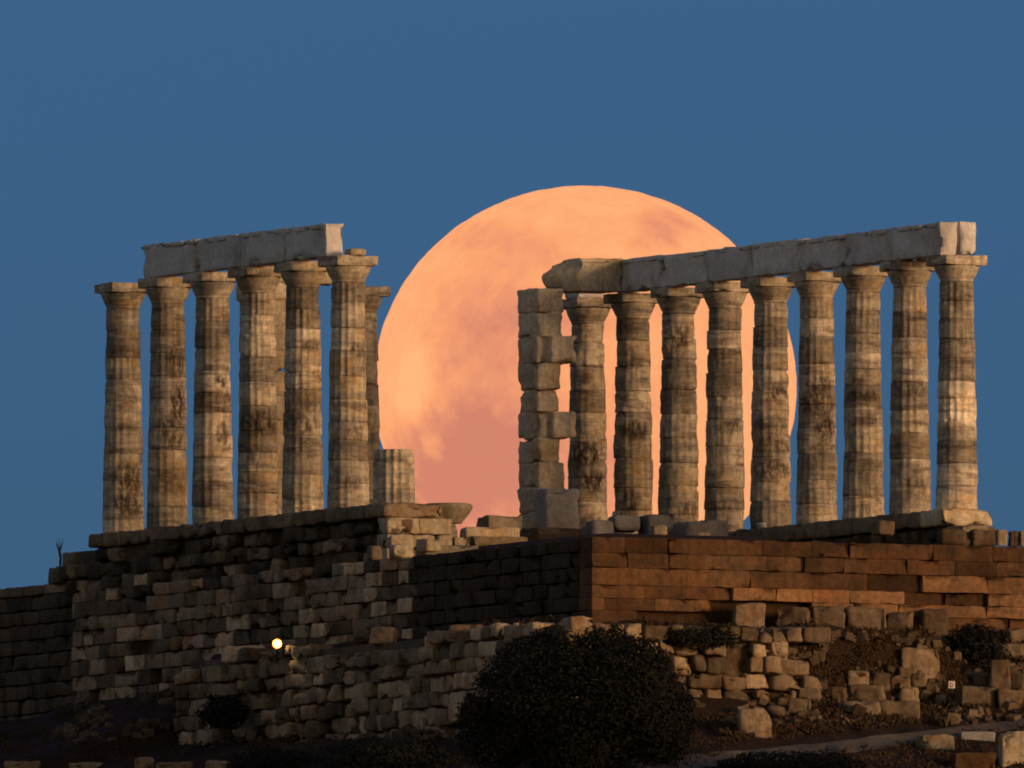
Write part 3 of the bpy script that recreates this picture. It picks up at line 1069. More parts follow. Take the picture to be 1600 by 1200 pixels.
TY = R(25.6)
GS = 'loose stones on the slope below the temple'
SL = [
    (1213, 1268, 950, 984, 'grey trapezoid stone at the wall foot, leftmost of the big row', 1.0, 0.06),
    (1268, 1320, 947, 987, 'tall brown stone leaning at the wall foot right of the grey trapezoid stone', 0.85, 0.07),
    (1326, 1386, 949, 988, 'big yellowish squared stone in the row at the wall foot', 1.25, 0.05),
    (1384, 1428, 955, 989, 'sloping brown stone right of the big yellowish squared stone', 0.95, 0.08),
    (1432, 1482, 951, 987, 'dark rounded stone at the right end of the row at the wall foot', 0.6, 0.13),
    (1288, 1350, 985, 1009, 'flat pale slab below the row of big stones at the wall foot', 1.4, 0.05),
    (1350, 1420, 990, 1011, 'dark low stone right of the flat pale slab', 0.75, 0.05),
    (1405, 1469, 1013, 1051, 'bright tan squared block standing alone in the middle of the right slope', 1.75, 0.05),
    (1145, 1196, 944, 980, 'bright pale block at the broken lower edge of the lit podium wall', 1.85, 0.06),
    (1180, 1226, 1001, 1020, 'pale low block resting above the broken terrace wall', 1.2, 0.06),
    (1196, 1230, 1020, 1056, 'pale upright boulder at the right end of the broken terrace wall', 1.6, 0.12),
    (1324, 1360, 1047, 1076, 'pale cube shaped stone on the right slope above a long brown stone', 1.35, 0.06),
    (1362, 1393, 1050, 1072, 'dark round stone beside the pale cube shaped stone', 0.7, 0.14),
    (1402, 1424, 1053, 1067, 'small pale round stone below the bright tan squared block', 1.3, 0.09),
    (1425, 1448, 1052, 1063, 'small flat stone touching the foot of the bright tan squared block', 1.3, 0.04),
    (1322, 1382, 1071, 1097, 'reddish brown stone under the pale cube shaped stone', 0.95, 0.06),
    (1403, 1437, 1073, 1102, 'tan upright stone with a round top on the lower right slope', 1.45, 0.14),
    (1312, 1376, 1095, 1114, 'long rounded stone lying on the lower right slope', 1.15, 0.12),
    (1375, 1437, 1096, 1117, 'flat brown stone under the tan round topped stone', 0.95, 0.06),
    (1298, 1326, 1072, 1099, 'grey pointed stone left of the reddish brown stone', 0.95, 0.09),
    (1247, 1286, 1074, 1096, 'whitish irregular stone lying alone left on the right slope', 1.35, 0.07),
    (1228, 1268, 1092, 1117, 'brown rounded stone below the whitish irregular stone', 0.9, 0.10),
    (1200, 1226, 1106, 1121, 'small reddish stone below the end of the broken terrace wall', 0.9, 0.07),
    (1149, 1206, 1107, 1146, 'biggest pale boulder at the foot of the broken terrace wall', 1.6, 0.13),
    (1320, 1342, 1121, 1131, 'small pale flat stone alone in the dark scrub above the path', 1.5, 0.04),
    (1492, 1556, 1073, 1099, 'long brown block beside the little square sign', 0.8, 0.05),
    (1553, 1608, 1076, 1101, 'reddish block at the right edge next to the long brown block', 0.9, 0.05),
    (1520, 1548, 1052, 1074, 'low brown stone on top of the long brown block', 0.8, 0.08),
    (1546, 1578, 1030, 1076, 'narrow slanting stone near the right edge above the reddish block', 1.0, 0.07),
    (1574, 1606, 1040, 1076, 'brown stone at the right edge behind the narrow slanting stone', 0.8, 0.08),
    (1556, 1608, 1004, 1028, 'flat arched stone at the right edge above the dark shrub', 1.1, 0.09),
    (1572, 1606, 980, 1004, 'grey hollow looking stone highest at the right edge', 1.0, 0.09),
    (1462, 1477, 1086, 1099, 'tiny whitish stone left below the little square sign', 1.5, 0.04),
    (1476, 1490, 1087, 1096, 'tiny slanting whitish stone right below the little square sign', 1.5, 0.03),
    (1240, 1262, 1048, 1062, 'small brown stone in the dark gully right of the pale upright boulder', 0.9, 0.06),
    (1272, 1292, 1053, 1067, 'small dim stone in the dark gully left of the pale cube stone', 0.75, 0.06),
]
for k, (x0, x1, y0, y1, lab, tn, r) in enumerate(SL):
    y = None
    if y1 < 1012 and x0 < 1500:
        y = on_plane((x0 + x1) / 2, y1, TS(SC - 0.7, 0), A).y
    if y is None:
        y = hit((x0 + x1) / 2, y1).y - 0.22
    boulder(x0, x1, y0, y1, lab, y, 'rubble', 0.05 + 0.55 * tn, r * 0.65, 0.04, None, None, 800 + k * 1.7, 0.0, 'boulder', 'stone', 0.05, 0.13, GS, 0.15)

# foreground stones at the lower right and the lower left
FG = 'foreground stones along the bottom edge'
boulder(1559, 1606, 1141, 1197, 'upright pale squared block at the bottom right corner', None, 'tan', 0.9, 0.05, 0.03, 0.2, None, 901, 0, 'squared_block', 'stone block', 0.04, 0.2, FG, 0.1)
boulder(1428, 1492, 1148, 1170, 'pale slab with a dark notch beside the path near the bottom right', None, 'tan', 0.6, 0.04, 0.04, 0.3, None, 903, 0, 'stone_slab', 'stone slab', 0.05, 0.3, FG, 0.1)
boulder(1497, 1556, 1143, 1156, 'thin grey slab left of the upright pale squared block', None, 'beam', 0.45, 0.03, 0.03, 0.1, None, 905, 0, 'stone_slab', 'stone slab', 0.04, 0.2, FG, 0.08)
boulder(1484, 1556, 1176, 1206, 'reddish brown block cut by the bottom edge near the right corner', None, 'poros', 0.7, 0.06, 0.04, 0.15, None, 907, 0, 'squared_block', 'stone block', 0.05, 0.2, FG, 0.1)
for x0, x1, y0, lab in ((6, 62, 1190, 'pale flat stone at the very bottom left corner'), (100, 168, 1192, 'long flat stone second from left along the bottom edge'),
                        (208, 240, 1184, 'small upright pale stone third from left along the bottom edge'), (244, 300, 1191, 'brown low stone fourth from left along the bottom edge'),
                        (322, 360, 1189, 'pale low stone rightmost of those at the bottom left edge')):
    boulder(x0, x1, y0, 1206, lab, None, 'rubble', 1.1, 0.05, 0.04, None, None, x0 + 31.0, 0, 'boulder', 'stone', 0.05, 0.2, FG, 0.05)

# stones on the podium between the two rows
GP = 'fallen blocks on the podium between the rows'
QS = [  # x0 x1 y0 y1 Y label mat tone r yaw depth
    (686, 716, 817, 846, 0.0, 'brown squared block under the left side of the fallen capital', 'tan', 0.6, 0.03, TY, 0.7),
    (650, 690, 841, 857, -4.2, 'pinkish block with a pale right edge below the step blocks', 'tan', 0.8, 0.03, TY, 0.9),
    (601, 646, 834, 852, -4.4, 'broken orange stone with a hole below the step blocks', 'tan', 0.85, 0.05, 0.3, 0.6),
    (606, 648, 850, 868, -4.8, 'orange wedge stone lowest below the step blocks', 'tan', 0.95, 0.05, 0.3, 0.6),
    (572, 600, 852, 872, -4.8, 'dim olive stone left of the orange wedge stone', 'tan', 0.35, 0.06, 0.3, 0.5),
    (640, 748, 851, 876, -2.0, 'low dim slab on the podium edge under the step blocks', 'tan', 0.5, 0.04, TY, 1.0),
    (697, 738, 839, 862, -0.6, 'small pale slab right of the step blocks', 'tan', 0.7, 0.03, TY, 0.6),
    (743, 816, 805, 826, 6.0, 'long grey block lying between the fallen capital and the pier', 'tan', 0.62, 0.03, TY, 0.9),
    (718, 812, 824, 842, 2.0, 'whitish broken slab below the long grey block', 'tan', 1.2, 0.05, 0.2, 0.8),
    (725, 825, 838, 854, 0.5, 'thin dim slab on the podium edge below the whitish slab', 'tan', 0.45, 0.03, 0.3, 0.9),
    (833, 907, 763, 828, 9.0, 'large squared grey block in front of the ruined pier', 'beam', 0.5, 0.07, TY, 0.9),
    (812, 932, 824, 846, 7.0, 'dark flat slab under the large squared grey block', 'rubble', 0.5, 0.04, TY, 1.2),
    (905, 962, 812, 846, 4.0, 'grey heaped stone left of the ninth right-hand column foot', 'beam', 0.26, 0.12, 0.5, 1.0),
    (948, 1002, 805, 826, 5.0, 'pale rough stone before the foot of the ninth right-hand column', 'beam', 0.36, 0.10, 0.2, 0.8),
    (994, 1056, 803, 846, 5.0, 'dark squared stone before the foot of the eighth right-hand column', 'beam', 0.28, 0.06, 0.4, 1.0),
    (1016, 1042, 820, 850, 3.4, 'tan little block leaning on the dark squared stone', 'tan', 0.75, 0.04, 0.2, 0.5),
    (1050, 1112, 815, 850, 4.0, 'grey sloping stone before the seventh right-hand column foot', 'beam', 0.30, 0.09, 0.6, 1.0),
    (1085, 1140, 812, 850, 4.6, 'dark grey stone between the sixth and seventh right-hand column feet', 'beam', 0.34, 0.08, 0.4, 1.0),
    (1182, 1197, 817, 832, 8.2, 'tiny pale box shaped stone between two right-hand columns', 'beam', 0.9, 0.02, 0.2, 0.2),
    (1085, 1110, 830, 845, 2.4, 'small tan stone on the podium edge below the seventh column', 'tan', 0.7, 0.04, 0.2, 0.4),
    (1462, 1512, 826, 848, -2.4, 'dark rounded stone below the base block of the rightmost column', 'rubble', 0.4, 0.10, 0.2, 0.7),
    (1511, 1556, 827, 850, -2.2, 'dark squared stone right of the rightmost column base', 'rubble', 0.45, 0.05, 0.3, 0.6),
    (1485, 1545, 820, 832, -1.2, 'tan flat stone directly under the rightmost column base block', 'tan', 0.7, 0.03, TY, 0.8),
    (1554, 1574, 827, 849, -1.0, 'pale small stone left in the little row at the right edge', 'tan', 0.85, 0.03, 0.2, 0.5),
    (1573, 1592, 829, 850, -1.0, 'dark small stone mid in the little row at the right edge', 'rubble', 0.5, 0.04, 0.2, 0.5),
    (1590, 1612, 829, 850, -1.0, 'pale small stone cut by the right edge of the picture', 'tan', 0.85, 0.03, 0.2, 0.5),
    (1360, 1400, 812, 832, -0.6, 'dim stone before the second platform slab from the right', 'rubble', 0.6, 0.07, 0.5, 0.6),
    (96, 160, 862, 882, 14.0, 'orange tinted block at the upper left end of the rubble wall', 'tan', 0.45, 0.05, TY, 0.8),
    (74, 112, 884, 908, 14.0, 'dark squared block stepping down at the far left wall', 'tan', 0.30, 0.05, TY, 0.8),
    (100, 152, 882, 902, 13.4, 'rounded tan stone above the far left wall', 'tan', 0.5, 0.09, 0.2, 0.7),
]
for k, (x0, x1, y0, y1, Y, lab, mt, tn, r, yw, dp) in enumerate(QS):
    boulder(x0, x1, y0, y1, lab, Y, mt, tn, r, 0.02, yw, dp, 950 + k * 1.3, 0.0, 'fallen_block', 'stone block', 0.02, 0.12, GP, 0.05)

# the fallen capital lying on the podium
b = MB()
Y = 5.2
zt, zb_ = P(700, 787, Y).z, P(700, 818, Y).z
x0, x1 = P(660, 800, Y), P(739, 800, Y)
c = (x0 + x1) / 2
n = 64
prof = [(0.34, 0.0), (0.36, 0.10), (0.42, 0.25), (0.52, 0.50), (0.585, 0.72), (0.60, 0.86), (0.57, 0.96), (0.50, 1.0)]
v, f = [], []
for (r, q) in prof:
    for i in range(n):
        a = 2 * math.pi * i / n
        rr = r - 0.05 * max(0.0, fbm(Vector((math.cos(a) * 2, math.sin(a) * 2, q + 3)), 3))
        v.append(Vector((c.x + math.cos(a) * rr, c.y + math.sin(a) * rr, zb_ + (zt - zb_) * q)))
for q in range(len(prof) - 1):
    for i in range(n):
        f.append((q * n + i, q * n + (i + 1) % n, (q + 1) * n + (i + 1) % n, (q + 1) * n + i))
f.append(tuple(range(n))[::-1]); f.append(tuple(range((len(prof) - 1) * n, len(prof) * n)))
b.add(v, f, 0.55)
tag(b.build('fallen_capital', M['tan'], None, Vector((c.x, c.y, zb_))), 'fallen round column capital lying on the podium right of the stump', 'column capital')

# bright blocks picked out in the left walls
GW = 'loose blocks lodged along the left walls'
LB = [
    (345, 418, 1008, 1031, 'pale flat stone ledge just left of the lit lamp', 1.9, 0.05),
    (405, 440, 1018, 1046, 'pale small block directly under the lit lamp', 1.5, 0.05),
    (356, 384, 1030, 1051, 'small tan block under the pale flat ledge', 1.3, 0.05),
    (664, 708, 993, 1015, 'bright orange block on the lower terrace wall right of the lamp', 2.1, 0.05),
    (762, 792, 974, 994, 'rounded pale stone on top of the lower terrace wall left of the bush', 1.6, 0.11),
    (790, 822, 972, 996, 'second rounded pale stone on the wall top nearest the bush', 1.7, 0.11),
    (700, 762, 976, 1000, 'dim broad block on the wall top left of the rounded pale stones', 0.9, 0.08),
    (576, 622, 980, 1002, 'orange brown stone at the shaded wall foot above the lower terrace', 1.3, 0.06),
    (552, 578, 984, 1000, 'black round stone left of the orange brown stone', 0.4, 0.09),
]
for k, (x0, x1, y0, y1, lab, tn, r) in enumerate(LB):
    y = on_plane((x0 + x1) / 2, y1, TS(0, TC + DN - 0.35), PL).y
    boulder(x0, x1, y0, y1, lab, y - 0.2, 'rubble', tn, r, 0.03, None, 0.6, 1100 + k, 0.0, 'boulder', 'stone', 0.04, 0.18, GW, 0.06)

# ------------------------------------------------------------------ the lit floodlight on the ledge
Y = on_plane(433, 1006, TS(0, TC + DN - 0.1), PL).y - 0.6
c = P(433, 1006, Y)
zb_ = P(433, 1022, Y).z
root = thing('floodlight', 'small lit floodlight glowing on the ledge of the left wall', 'lamp', Vector((c.x, c.y, zb_)))
b = MB()
b.add(*tube([(c.x, c.y + 0.10, zb_ - 0.2), (c.x, c.y + 0.10, c.z - 0.05), (c.x, c.y + 0.08, c.z)], 0.02))
b.build('stand', M['metal'], root)
b = MB()
b.add(*tube([(c.x, c.y + 0.16, c.z), (c.x, c.y + 0.14, c.z), (c.x, c.y + 0.02, c.z), (c.x, c.y - 0.03, c.z)], [0.05, 0.07, 0.09, 0.095], 24))
b.build('housing', M['metal'], root)
N = Nodes('lit_lamp_bulb')
N.b.inputs['Base Color'].default_value = (0.9, 0.8, 0.6, 1)
N.b.inputs['Emission Color'].default_value = (1.0, 0.72, 0.36, 1)
N.b.inputs['Emission Strength'].default_value = 220.0
b = MB()
v, f = [], []
for q in range(9):
    a = -math.pi / 2 + q / 8 * math.pi
    for i in range(20):
        w = 2 * math.pi * i / 20
        rr = max(0.001, 0.05 * math.cos(a))
        v.append(Vector((c.x + math.cos(w) * rr, c.y - 0.075 - 0.05 * math.sin(a), c.z + math.sin(w) * rr)))
for q in range(8):
    for i in range(20):
        f.append((q * 20 + i, q * 20 + (i + 1) % 20, (q + 1) * 20 + (i + 1) % 20, (q + 1) * 20 + i))
b.add(v, f)
b.build('bulb', N.m, root)
M['brass'] = plain('dull_gold_reflector', (0.20, 0.06, 0.01), (0.24, 0.08, 0.012), 8.0, 0.8, 0.0)
b = MB()
v, f = [], []
for (rr, dy) in ((0.03, -0.032), (0.08, -0.045), (0.115, -0.085), (0.125, -0.083), (0.10, -0.03)):
    for i in range(28):
        w = 2 * math.pi * i / 28
        v.append(Vector((c.x + math.cos(w) * rr, c.y + dy, c.z + math.sin(w) * rr)))
for q in range(4):
    for i in range(28):
        f.append((q * 28 + i, q * 28 + (i + 1) % 28, (q + 1) * 28 + (i + 1) % 28, (q + 1) * 28 + i))
b.add(v, f)
b.build('reflector', M['brass'], root)

# ------------------------------------------------------------------ the little square sign
h = hit(1487, 1086)
Y = h.y - 0.3
c = P(1487, 1070, Y)
root = thing('square_sign', 'tiny white square sign with a red mark on a short post', 'sign', Vector((c.x, Y, P(1487, 1092, Y).z)))
b = MB()
b.add(*tube([(c.x, Y + 0.03, P(1487, 1096, Y).z), (c.x, Y + 0.03, c.z + 0.05)], 0.02))
b.build('post', M['metal'], root)
b = MB()
b.add(*rough_block(c, Vector((1, 0, 0)), Vector((0, 1, 0)), UP, 0.078, 0.010, 0.085, 0.004, 0.0, 1, 0.05))
pn = b.build('panel', M['white'], root)
b = MB()
for i in range(10):
    a0, a1 = R(40 + i * 28), R(40 + (i + 1) * 28)
    q = [Vector((c.x + math.cos(a) * rr, c.y - 0.0125, c.z + math.sin(a) * rr * 1.1)) for a, rr in ((a0, 0.05), (a1, 0.05), (a1, 0.03), (a0, 0.03))]
    b.add(q, [(0, 1, 2, 3)])
b.add(*rough_block(c + Vector((0.03, -0.0125, -0.002)), Vector((1, 0, 0)), Vector((0, 1, 0)), UP, 0.024, 0.002, 0.009, 0.001, 0.0, 1, 0.05))
o = b.build('mark', M['red'], root)
o.parent = pn
o.location = -root.location - pn.location

# ------------------------------------------------------------------ dry stalk at the far left
Y = 15.0
c0 = P(94, 884, Y)
root = thing('dry_plant', 'thin dry plant stalk against the sky above the far left wall', 'plant', c0)
b = MB()
top = P(93, 861, Y)
b.add(*tube([c0, c0.lerp(top, 0.5) + Vector((0.02, 0, 0)), top], [0.03, 0.028, 0.035]))
b.build('stem', M['bark'], root)
b = MB()
for dx, py, rr in ((-5, 846, 0.016), (3, 846, 0.013), (6, 843, 0.009), (-1, 840, 0.009), (-3, 851, 0.012)):
    e = P(93 + dx, py, Y)
    b.add(*tube([top - UP * 0.03, top.lerp(e, 0.5) + Vector((dx * 0.003, 0, 0.0)), e], [rr * 1.3, rr, rr * 0.5], 6))
b.build('twigs', M['bark'], root)

# ------------------------------------------------------------------ bushes
def leaf_cloud(mb, lobes, count, size, seed, floor=None):
    rnd = random.Random(seed)
    tot = sum(l[1] ** 2 for l in lobes)
    for (c, r, sx, sz) in lobes:
        for _ in range(int(count * r * r / tot)):
            d = Vector((rnd.gauss(0, 1), rnd.gauss(0, 1), rnd.gauss(0, 1))).normalized()
            k = r * (rnd.random() ** 0.22) * (1 + 0.18 * noise.noise(d * 2.3 + c) + 0.10 * noise.noise(d * 6 + c))
            p = c + Vector((d.x * k * sx, d.y * k, d.z * k * sz))
            if floor is not None and p.z < floor:
                continue
            n = (d + Vector((rnd.uniform(-.8, .8), rnd.uniform(-.8, .8), rnd.uniform(-.3, .9)))).normalized()
            a = n.orthogonal().normalized()
            bq = n.cross(a)
            w = rnd.uniform(0, 6.28)
            a, bq = a * math.cos(w) + bq * math.sin(w), bq * math.cos(w) - a * math.sin(w)
            l, wd = size * rnd.uniform(0.7, 1.4), size * rnd.uniform(0.3, 0.5)
            mb.add([p - a * l, p - bq * wd + n * 0.01, p + a * l, p + bq * wd + n * 0.01], [(0, 1, 2, 3)])


def bush(px, py_top, py_base, width, Y, label, seed, count, size, name='dark_bush', lobes_spec=None, cat='bush', group=None):
    base = P(px, py_base, Y)
    top = P(px, py_top, Y)
    root = thing(name, label, cat, base, group)
    W = width / 66.0
    H = top.z - base.z
    rnd = random.Random(seed)
    lobes = []
    if lobes_spec:
        for (lx, ly, lr, sz) in lobes_spec:
            q = P(lx, ly, Y + rnd.uniform(-0.5, 0.5))
            lobes.append((q, lr / 66.0, 1.0, sz))
    else:
        lobes.append((base + UP * H * 0.42, W * 0.40, 1.15, H * 0.55 / (W * 0.40)))
        for _ in range(5):
            lobes.append((base + Vector((rnd.uniform(-.32, .32) * W, rnd.uniform(-.2, .2) * W, H * rnd.uniform(0.3, 0.65))), H * 0.36, 1.2, 0.95))
    b = MB()
    leaf_cloud(b, lobes, count, size, seed)
    b.build('crown', M['leaf'], root, base, smooth=False)
    b = MB()
    for q in range(5):
        l = lobes[q % len(lobes)][0]
        b.add(*tube([base + Vector((rnd.uniform(-.08, .08), rnd.uniform(-.08, .08), -0.3)), base.lerp(l, 0.5) + Vector((rnd.uniform(-.1, .1), 0, 0)), l], [0.09, 0.06, 0.03], 7))
    b.build('trunk', M['bark'], root)
    return root


YB = hit(900, 1196).y - 1.0
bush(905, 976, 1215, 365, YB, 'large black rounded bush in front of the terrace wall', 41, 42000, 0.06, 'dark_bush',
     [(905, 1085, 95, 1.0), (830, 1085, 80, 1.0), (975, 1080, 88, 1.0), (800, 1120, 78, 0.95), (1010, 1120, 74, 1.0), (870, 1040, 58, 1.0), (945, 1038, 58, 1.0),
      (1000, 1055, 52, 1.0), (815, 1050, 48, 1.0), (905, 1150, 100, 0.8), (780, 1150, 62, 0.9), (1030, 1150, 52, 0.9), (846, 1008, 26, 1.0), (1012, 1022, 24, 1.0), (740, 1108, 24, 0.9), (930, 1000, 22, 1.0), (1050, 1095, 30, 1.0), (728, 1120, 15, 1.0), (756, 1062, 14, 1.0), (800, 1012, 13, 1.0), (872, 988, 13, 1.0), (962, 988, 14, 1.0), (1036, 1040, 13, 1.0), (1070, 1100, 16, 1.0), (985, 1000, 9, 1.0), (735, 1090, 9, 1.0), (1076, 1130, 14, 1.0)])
for k, (px, yt, yb, w, lab, cnt) in enumerate((
        (600, 1150, 1212, 240, 'low black bush along the bottom edge left of the big bush', 3600),
        (1235, 1172, 1215, 260, 'low black bush along the bottom edge right of the big bush', 3200),
        (430, 1168, 1212, 170, 'small low dark bush along the bottom edge far left of the big bush', 1800),
        (1080, 976, 1014, 170, 'dark scrub growing at the foot of the lit wall above the broken terrace wall', 3000),
        (1530, 968, 1052, 105, 'dark shrub on the right slope below the lit wall', 2600),
        (352, 1084, 1136, 84, 'dark shrub growing in a gap of the lower left terrace wall', 1500),
        )):
    Y = hit(px, yb).y - 0.2
    if lab.startswith('dark shrub growing'):
        Y = on_plane(px, yb, TS(0, TC + DN + 0.5), PL).y
    bush(px, yt, yb, w, Y, lab, 61 + k, cnt, 0.065, 'dark_shrub', None, 'shrub', 'low dark shrubs on the slope')

# two added evergreens, out of view at the right, placed to shade the bush
for k, (tx, ty, hh) in enumerate(((15.6, -43.0, 12.0), (18.6, -38.5, 11.0))):
    q = Vector((tx, ty, 0))
    zg = terrain_at(*st(q))
    base = Vector((tx, ty, zg))
    root = thing('added_shade_tree', ('added unseen evergreen shading the bush, nearest the camera, right of the path', 'second added unseen evergreen shading the bush, right of the path')[k], 'tree', base, 'added shade trees right of the path')
    rnd = random.Random(300 + k)
    lobes = [(base + Vector((rnd.uniform(-1.6, 1.6), rnd.uniform(-1.6, 1.6), hh * rnd.uniform(0.40, 0.86))), rnd.uniform(1.5, 2.3), 1.1, 0.9) for _ in range(12)]
    b = MB()
    leaf_cloud(b, lobes, 9000, 0.16, 310 + k)
    b.build('crown', M['leaf'], root, base, smooth=False)
    b = MB()
    b.add(*tube([base - UP * 0.4, base + Vector((0.1, 0, hh * 0.3)), base + Vector((0, 0.1, hh * 0.6)), base + UP * hh * 0.85], [0.28, 0.22, 0.14, 0.05], 10))
    for (lc, lr, _a, _b) in lobes:
        st0 = base + UP * (hh * 0.3 + rnd.uniform(0, hh * 0.25))
        b.add(*tube([st0, st0.lerp(lc, 0.5) + UP * 0.2, lc], [0.09, 0.06, 0.03], 6))
    b.build('trunk', M['bark'], root)

# small broken stones strewn over the slope: nobody could count them
rnd = random.Random(55)
b = MB()
for _ in range(2400):
    px, py = rnd.uniform(1030, 1620), rnd.uniform(985, 1135)
    if rnd.random() < 0.45:
        px, py = rnd.uniform(0, 720), rnd.uniform(1075, 1160)
    if noise.noise(Vector((px * 0.012, py * 0.02, 6))) < -0.1:
        continue
    h = hit(px, py)
    s, t = st(h)
    if max(SC - s, t - TC) < 0.4:
        continue
    q = 0.025 + 0.12 * rnd.random() ** 2.4
    ax, ay, az = rot_axes(Vector((1, 0, 0)), Vector((0, 1, 0)), UP, rnd.uniform(0, 3), rnd.uniform(-.4, .4), rnd.uniform(-.4, .4))
    b.add(*rough_block(h + UP * q * 0.3, ax, ay, az, q * rnd.uniform(0.8, 1.5), q, q * rnd.uniform(0.5, 0.9), q * 0.14, q * 0.30, px, q * 1.2), rnd.uniform(0.2, 0.6))
o = b.build('small_rubble', M['rubble'], None, None, False)
tag(o, 'small broken stones strewn over the dark slope', 'rubble', None, 'stuff')

# dry scrub and weeds covering the earth: nobody could count it
rnd = random.Random(77)
b = MB()
for _ in range(12000):
    px, py = rnd.uniform(-30, 1630), rnd.uniform(965, 1215)
    if rnd.random() < 0.4:
        px, py = rnd.uniform(1100, 1630), rnd.uniform(985, 1150)
    if px < 720 and py < 1075 + 0.05 * px:
        continue
    if 925 < px < 1230 and 1015 < py < 1120:
        continue
    if 1150 < px and py > 1200 - (px - 985) * 0.125 - 12 and py < 1200 - (px - 985) * 0.125 + 14:
        continue
    if noise.noise(Vector((px * 0.02, py * 0.03, 1))) < -0.25:
        continue
    h = hit(px, py, -45)
    s, t = st(h)
    if max(SC - s, t - TC) < 0.25:
        continue
    for q in range(5):
        a = rnd.uniform(0, 6.28)
        L = rnd.uniform(0.05, 0.19)
        tip = h + Vector((math.cos(a) * L * 0.7, math.sin(a) * L * 0.7, L * rnd.uniform(0.4, 1.0)))
        w = Vector((-math.sin(a), math.cos(a), 0)) * 0.006
        m_ = h.lerp(tip, 0.55) + UP * 0.03
        b.add([h - w - UP * 0.03, h + w - UP * 0.03, m_ + w, tip, m_ - w], [(0, 1, 2, 3, 4)])
o = b.build('dry_scrub', M['dry'], None, None, False)
tag(o, 'dry brown weeds and scrub covering the dark slope', 'scrub', None, 'stuff')

# ------------------------------------------------------------------ the moon
YM = 20000.0
mc = P(914, 605, YM)
RM = 331.0 / F * (YM + D)
me = bpy.data.meshes.new('moon')
nu, nv = 360, 180
mv, mf = [], []
for j in range(nv + 1):
    ph = math.pi * j / nv
    for i in range(nu):
        th = 2 * math.pi * i / nu
        d = Vector((math.sin(ph) * math.cos(th), math.cos(ph), math.sin(ph) * math.sin(th)))
        k = 1.0 + 0.0034 * fbm(d * 17.0, 3)
        mv.append((d.x * k, d.y * k, d.z * k * 0.952))
for j in range(nv):
    for i in range(nu):
        mf.append((j * nu + i, j * nu + (i + 1) % nu, (j + 1) * nu + (i + 1) % nu, (j + 1) * nu + i))
me.from_pydata(mv, [], mf)
me.polygons.foreach_set('use_smooth', [True] * len(me.polygons))
moon = bpy.data.objects.new('moon', me)
col.objects.link(moon)
moon.location = mc
moon.scale = (RM, RM, RM)
tag(moon, 'huge full orange moon rising behind the temple columns', 'moon')
m = bpy.data.materials.new('glowing_moon_surface')
m.use_nodes = True
t = m.node_tree
t.nodes.clear()
out = t.nodes.new('ShaderNodeOutputMaterial')
em = t.nodes.new('ShaderNodeEmission')
t.links.new(em.outputs[0], out.inputs['Surface'])
tco = t.nodes.new('ShaderNodeTexCoord')
wob = t.nodes.new('ShaderNodeTexNoise'); wob.inputs['Scale'].default_value = 3.2; wob.inputs['Detail'].default_value = 6; wob.inputs['Roughness'].default_value = 0.6
t.links.new(tco.outputs['Object'], wob.inputs['Vector'])


def vm(op, a, b_=None, scale=None):
    n_ = t.nodes.new('ShaderNodeVectorMath'); n_.operation = op
    for i, q in enumerate((a, b_)):
        if q is None:
            continue
        if isinstance(q, tuple):
            n_.inputs[i].default_value = q
        else:
            t.links.new(q, n_.inputs[i])
    if scale is not None:
        n_.inputs['Scale'].default_value = scale
    return n_


def mm(op, a, b_, clamp=False):
    n_ = t.nodes.new('ShaderNodeMath'); n_.operation = op; n_.use_clamp = clamp
    for i, q in enumerate((a, b_)):
        if isinstance(q, (int, float)):
            n_.inputs[i].default_value = q
        else:
            t.links.new(q, n_.inputs[i])
    return n_.outputs[0]


w0 = vm('SUBTRACT', wob.outputs['Color'], (0.5, 0.5, 0.5))
w1 = vm('SCALE', w0.outputs[0], None, 0.30)
pos = vm('ADD', tco.outputs['Object'], w1.outputs[0]).outputs[0]
total = None
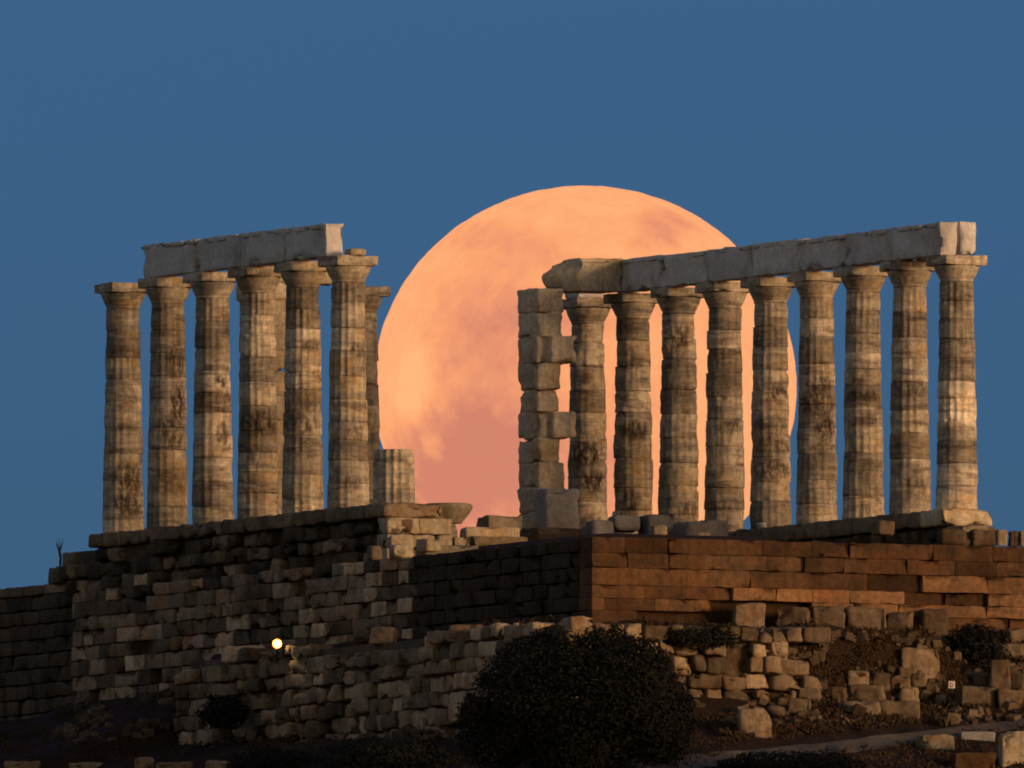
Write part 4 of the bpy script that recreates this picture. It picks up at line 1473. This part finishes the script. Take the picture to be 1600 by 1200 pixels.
# dark plains, the lower ones also painting in the pink of the air: centre x z, radius x z, strength (units of the moon's radius, seen from the camera side)
for (cx, cz, rx, rz, sg) in ((-0.50, 0.02, 0.26, 0.46, 0.40), (-0.30, 0.30, 0.36, 0.24, 0.22), (-0.62, -0.42, 0.36, 0.26, 0.36), (-0.40, -0.52, 0.62, 0.36, 0.48),
                             (0.36, 0.735, 0.15, 0.11, 0.45), (-0.42, 0.66, 0.26, 0.09, 0.30), (0.02, 0.28, 0.5, 0.12, 0.25), (0.02, -0.25, 0.4, 0.4, 0.22), (-0.15, 0.55, 0.22, 0.08, 0.22),
                             (-0.82, 0.03, 0.09, 0.17, -0.4), (-0.22, -0.40, 0.09, 0.07, -0.4), (-0.78, -0.12, 0.06, 0.08, -0.3), (-0.70, -0.30, 0.05, 0.05, -0.35)):
    d_ = vm('SUBTRACT', pos, (cx, 0, cz))
    d_ = vm('MULTIPLY', d_.outputs[0], (1 / rx, 0, 1 / rz))
    ln = vm('LENGTH', d_.outputs[0]).outputs['Value']
    r_ = t.nodes.new('ShaderNodeMapRange'); r_.interpolation_type = 'SMOOTHSTEP'
    r_.inputs['From Min'].default_value = 1.55; r_.inputs['From Max'].default_value = 0.2
    r_.inputs['To Min'].default_value = 0.0; r_.inputs['To Max'].default_value = sg
    t.links.new(ln, r_.inputs['Value'])
    total = r_.outputs['Result'] if total is None else mm('ADD', total, r_.outputs['Result'])
fine = t.nodes.new('ShaderNodeTexNoise'); fine.inputs['Scale'].default_value = 9.0; fine.inputs['Detail'].default_value = 8; fine.inputs['Roughness'].default_value = 0.68
t.links.new(tco.outputs['Object'], fine.inputs['Vector'])
total = mm('ADD', total, mm('ADD', 0.26, mm('MULTIPLY', mm('SUBTRACT', fine.outputs['Fac'], 0.5), 0.85)), True)
rp = t.nodes.new('ShaderNodeValToRGB')
e = rp.color_ramp.elements
e[0].position = 0.0; e[0].color = (1.0, 0.48, 0.205, 1)
e[1].position = 1.0; e[1].color = (0.66, 0.235, 0.15, 1)
q = e.new(0.4); q.color = (0.99, 0.385, 0.165, 1)
q = e.new(0.75); q.color = (0.82, 0.295, 0.16, 1)
t.links.new(total, rp.inputs['Fac'])
t.links.new(rp.outputs['Color'], em.inputs['Color'])
em.inputs['Strength'].default_value = 1.0
me.materials.append(m)
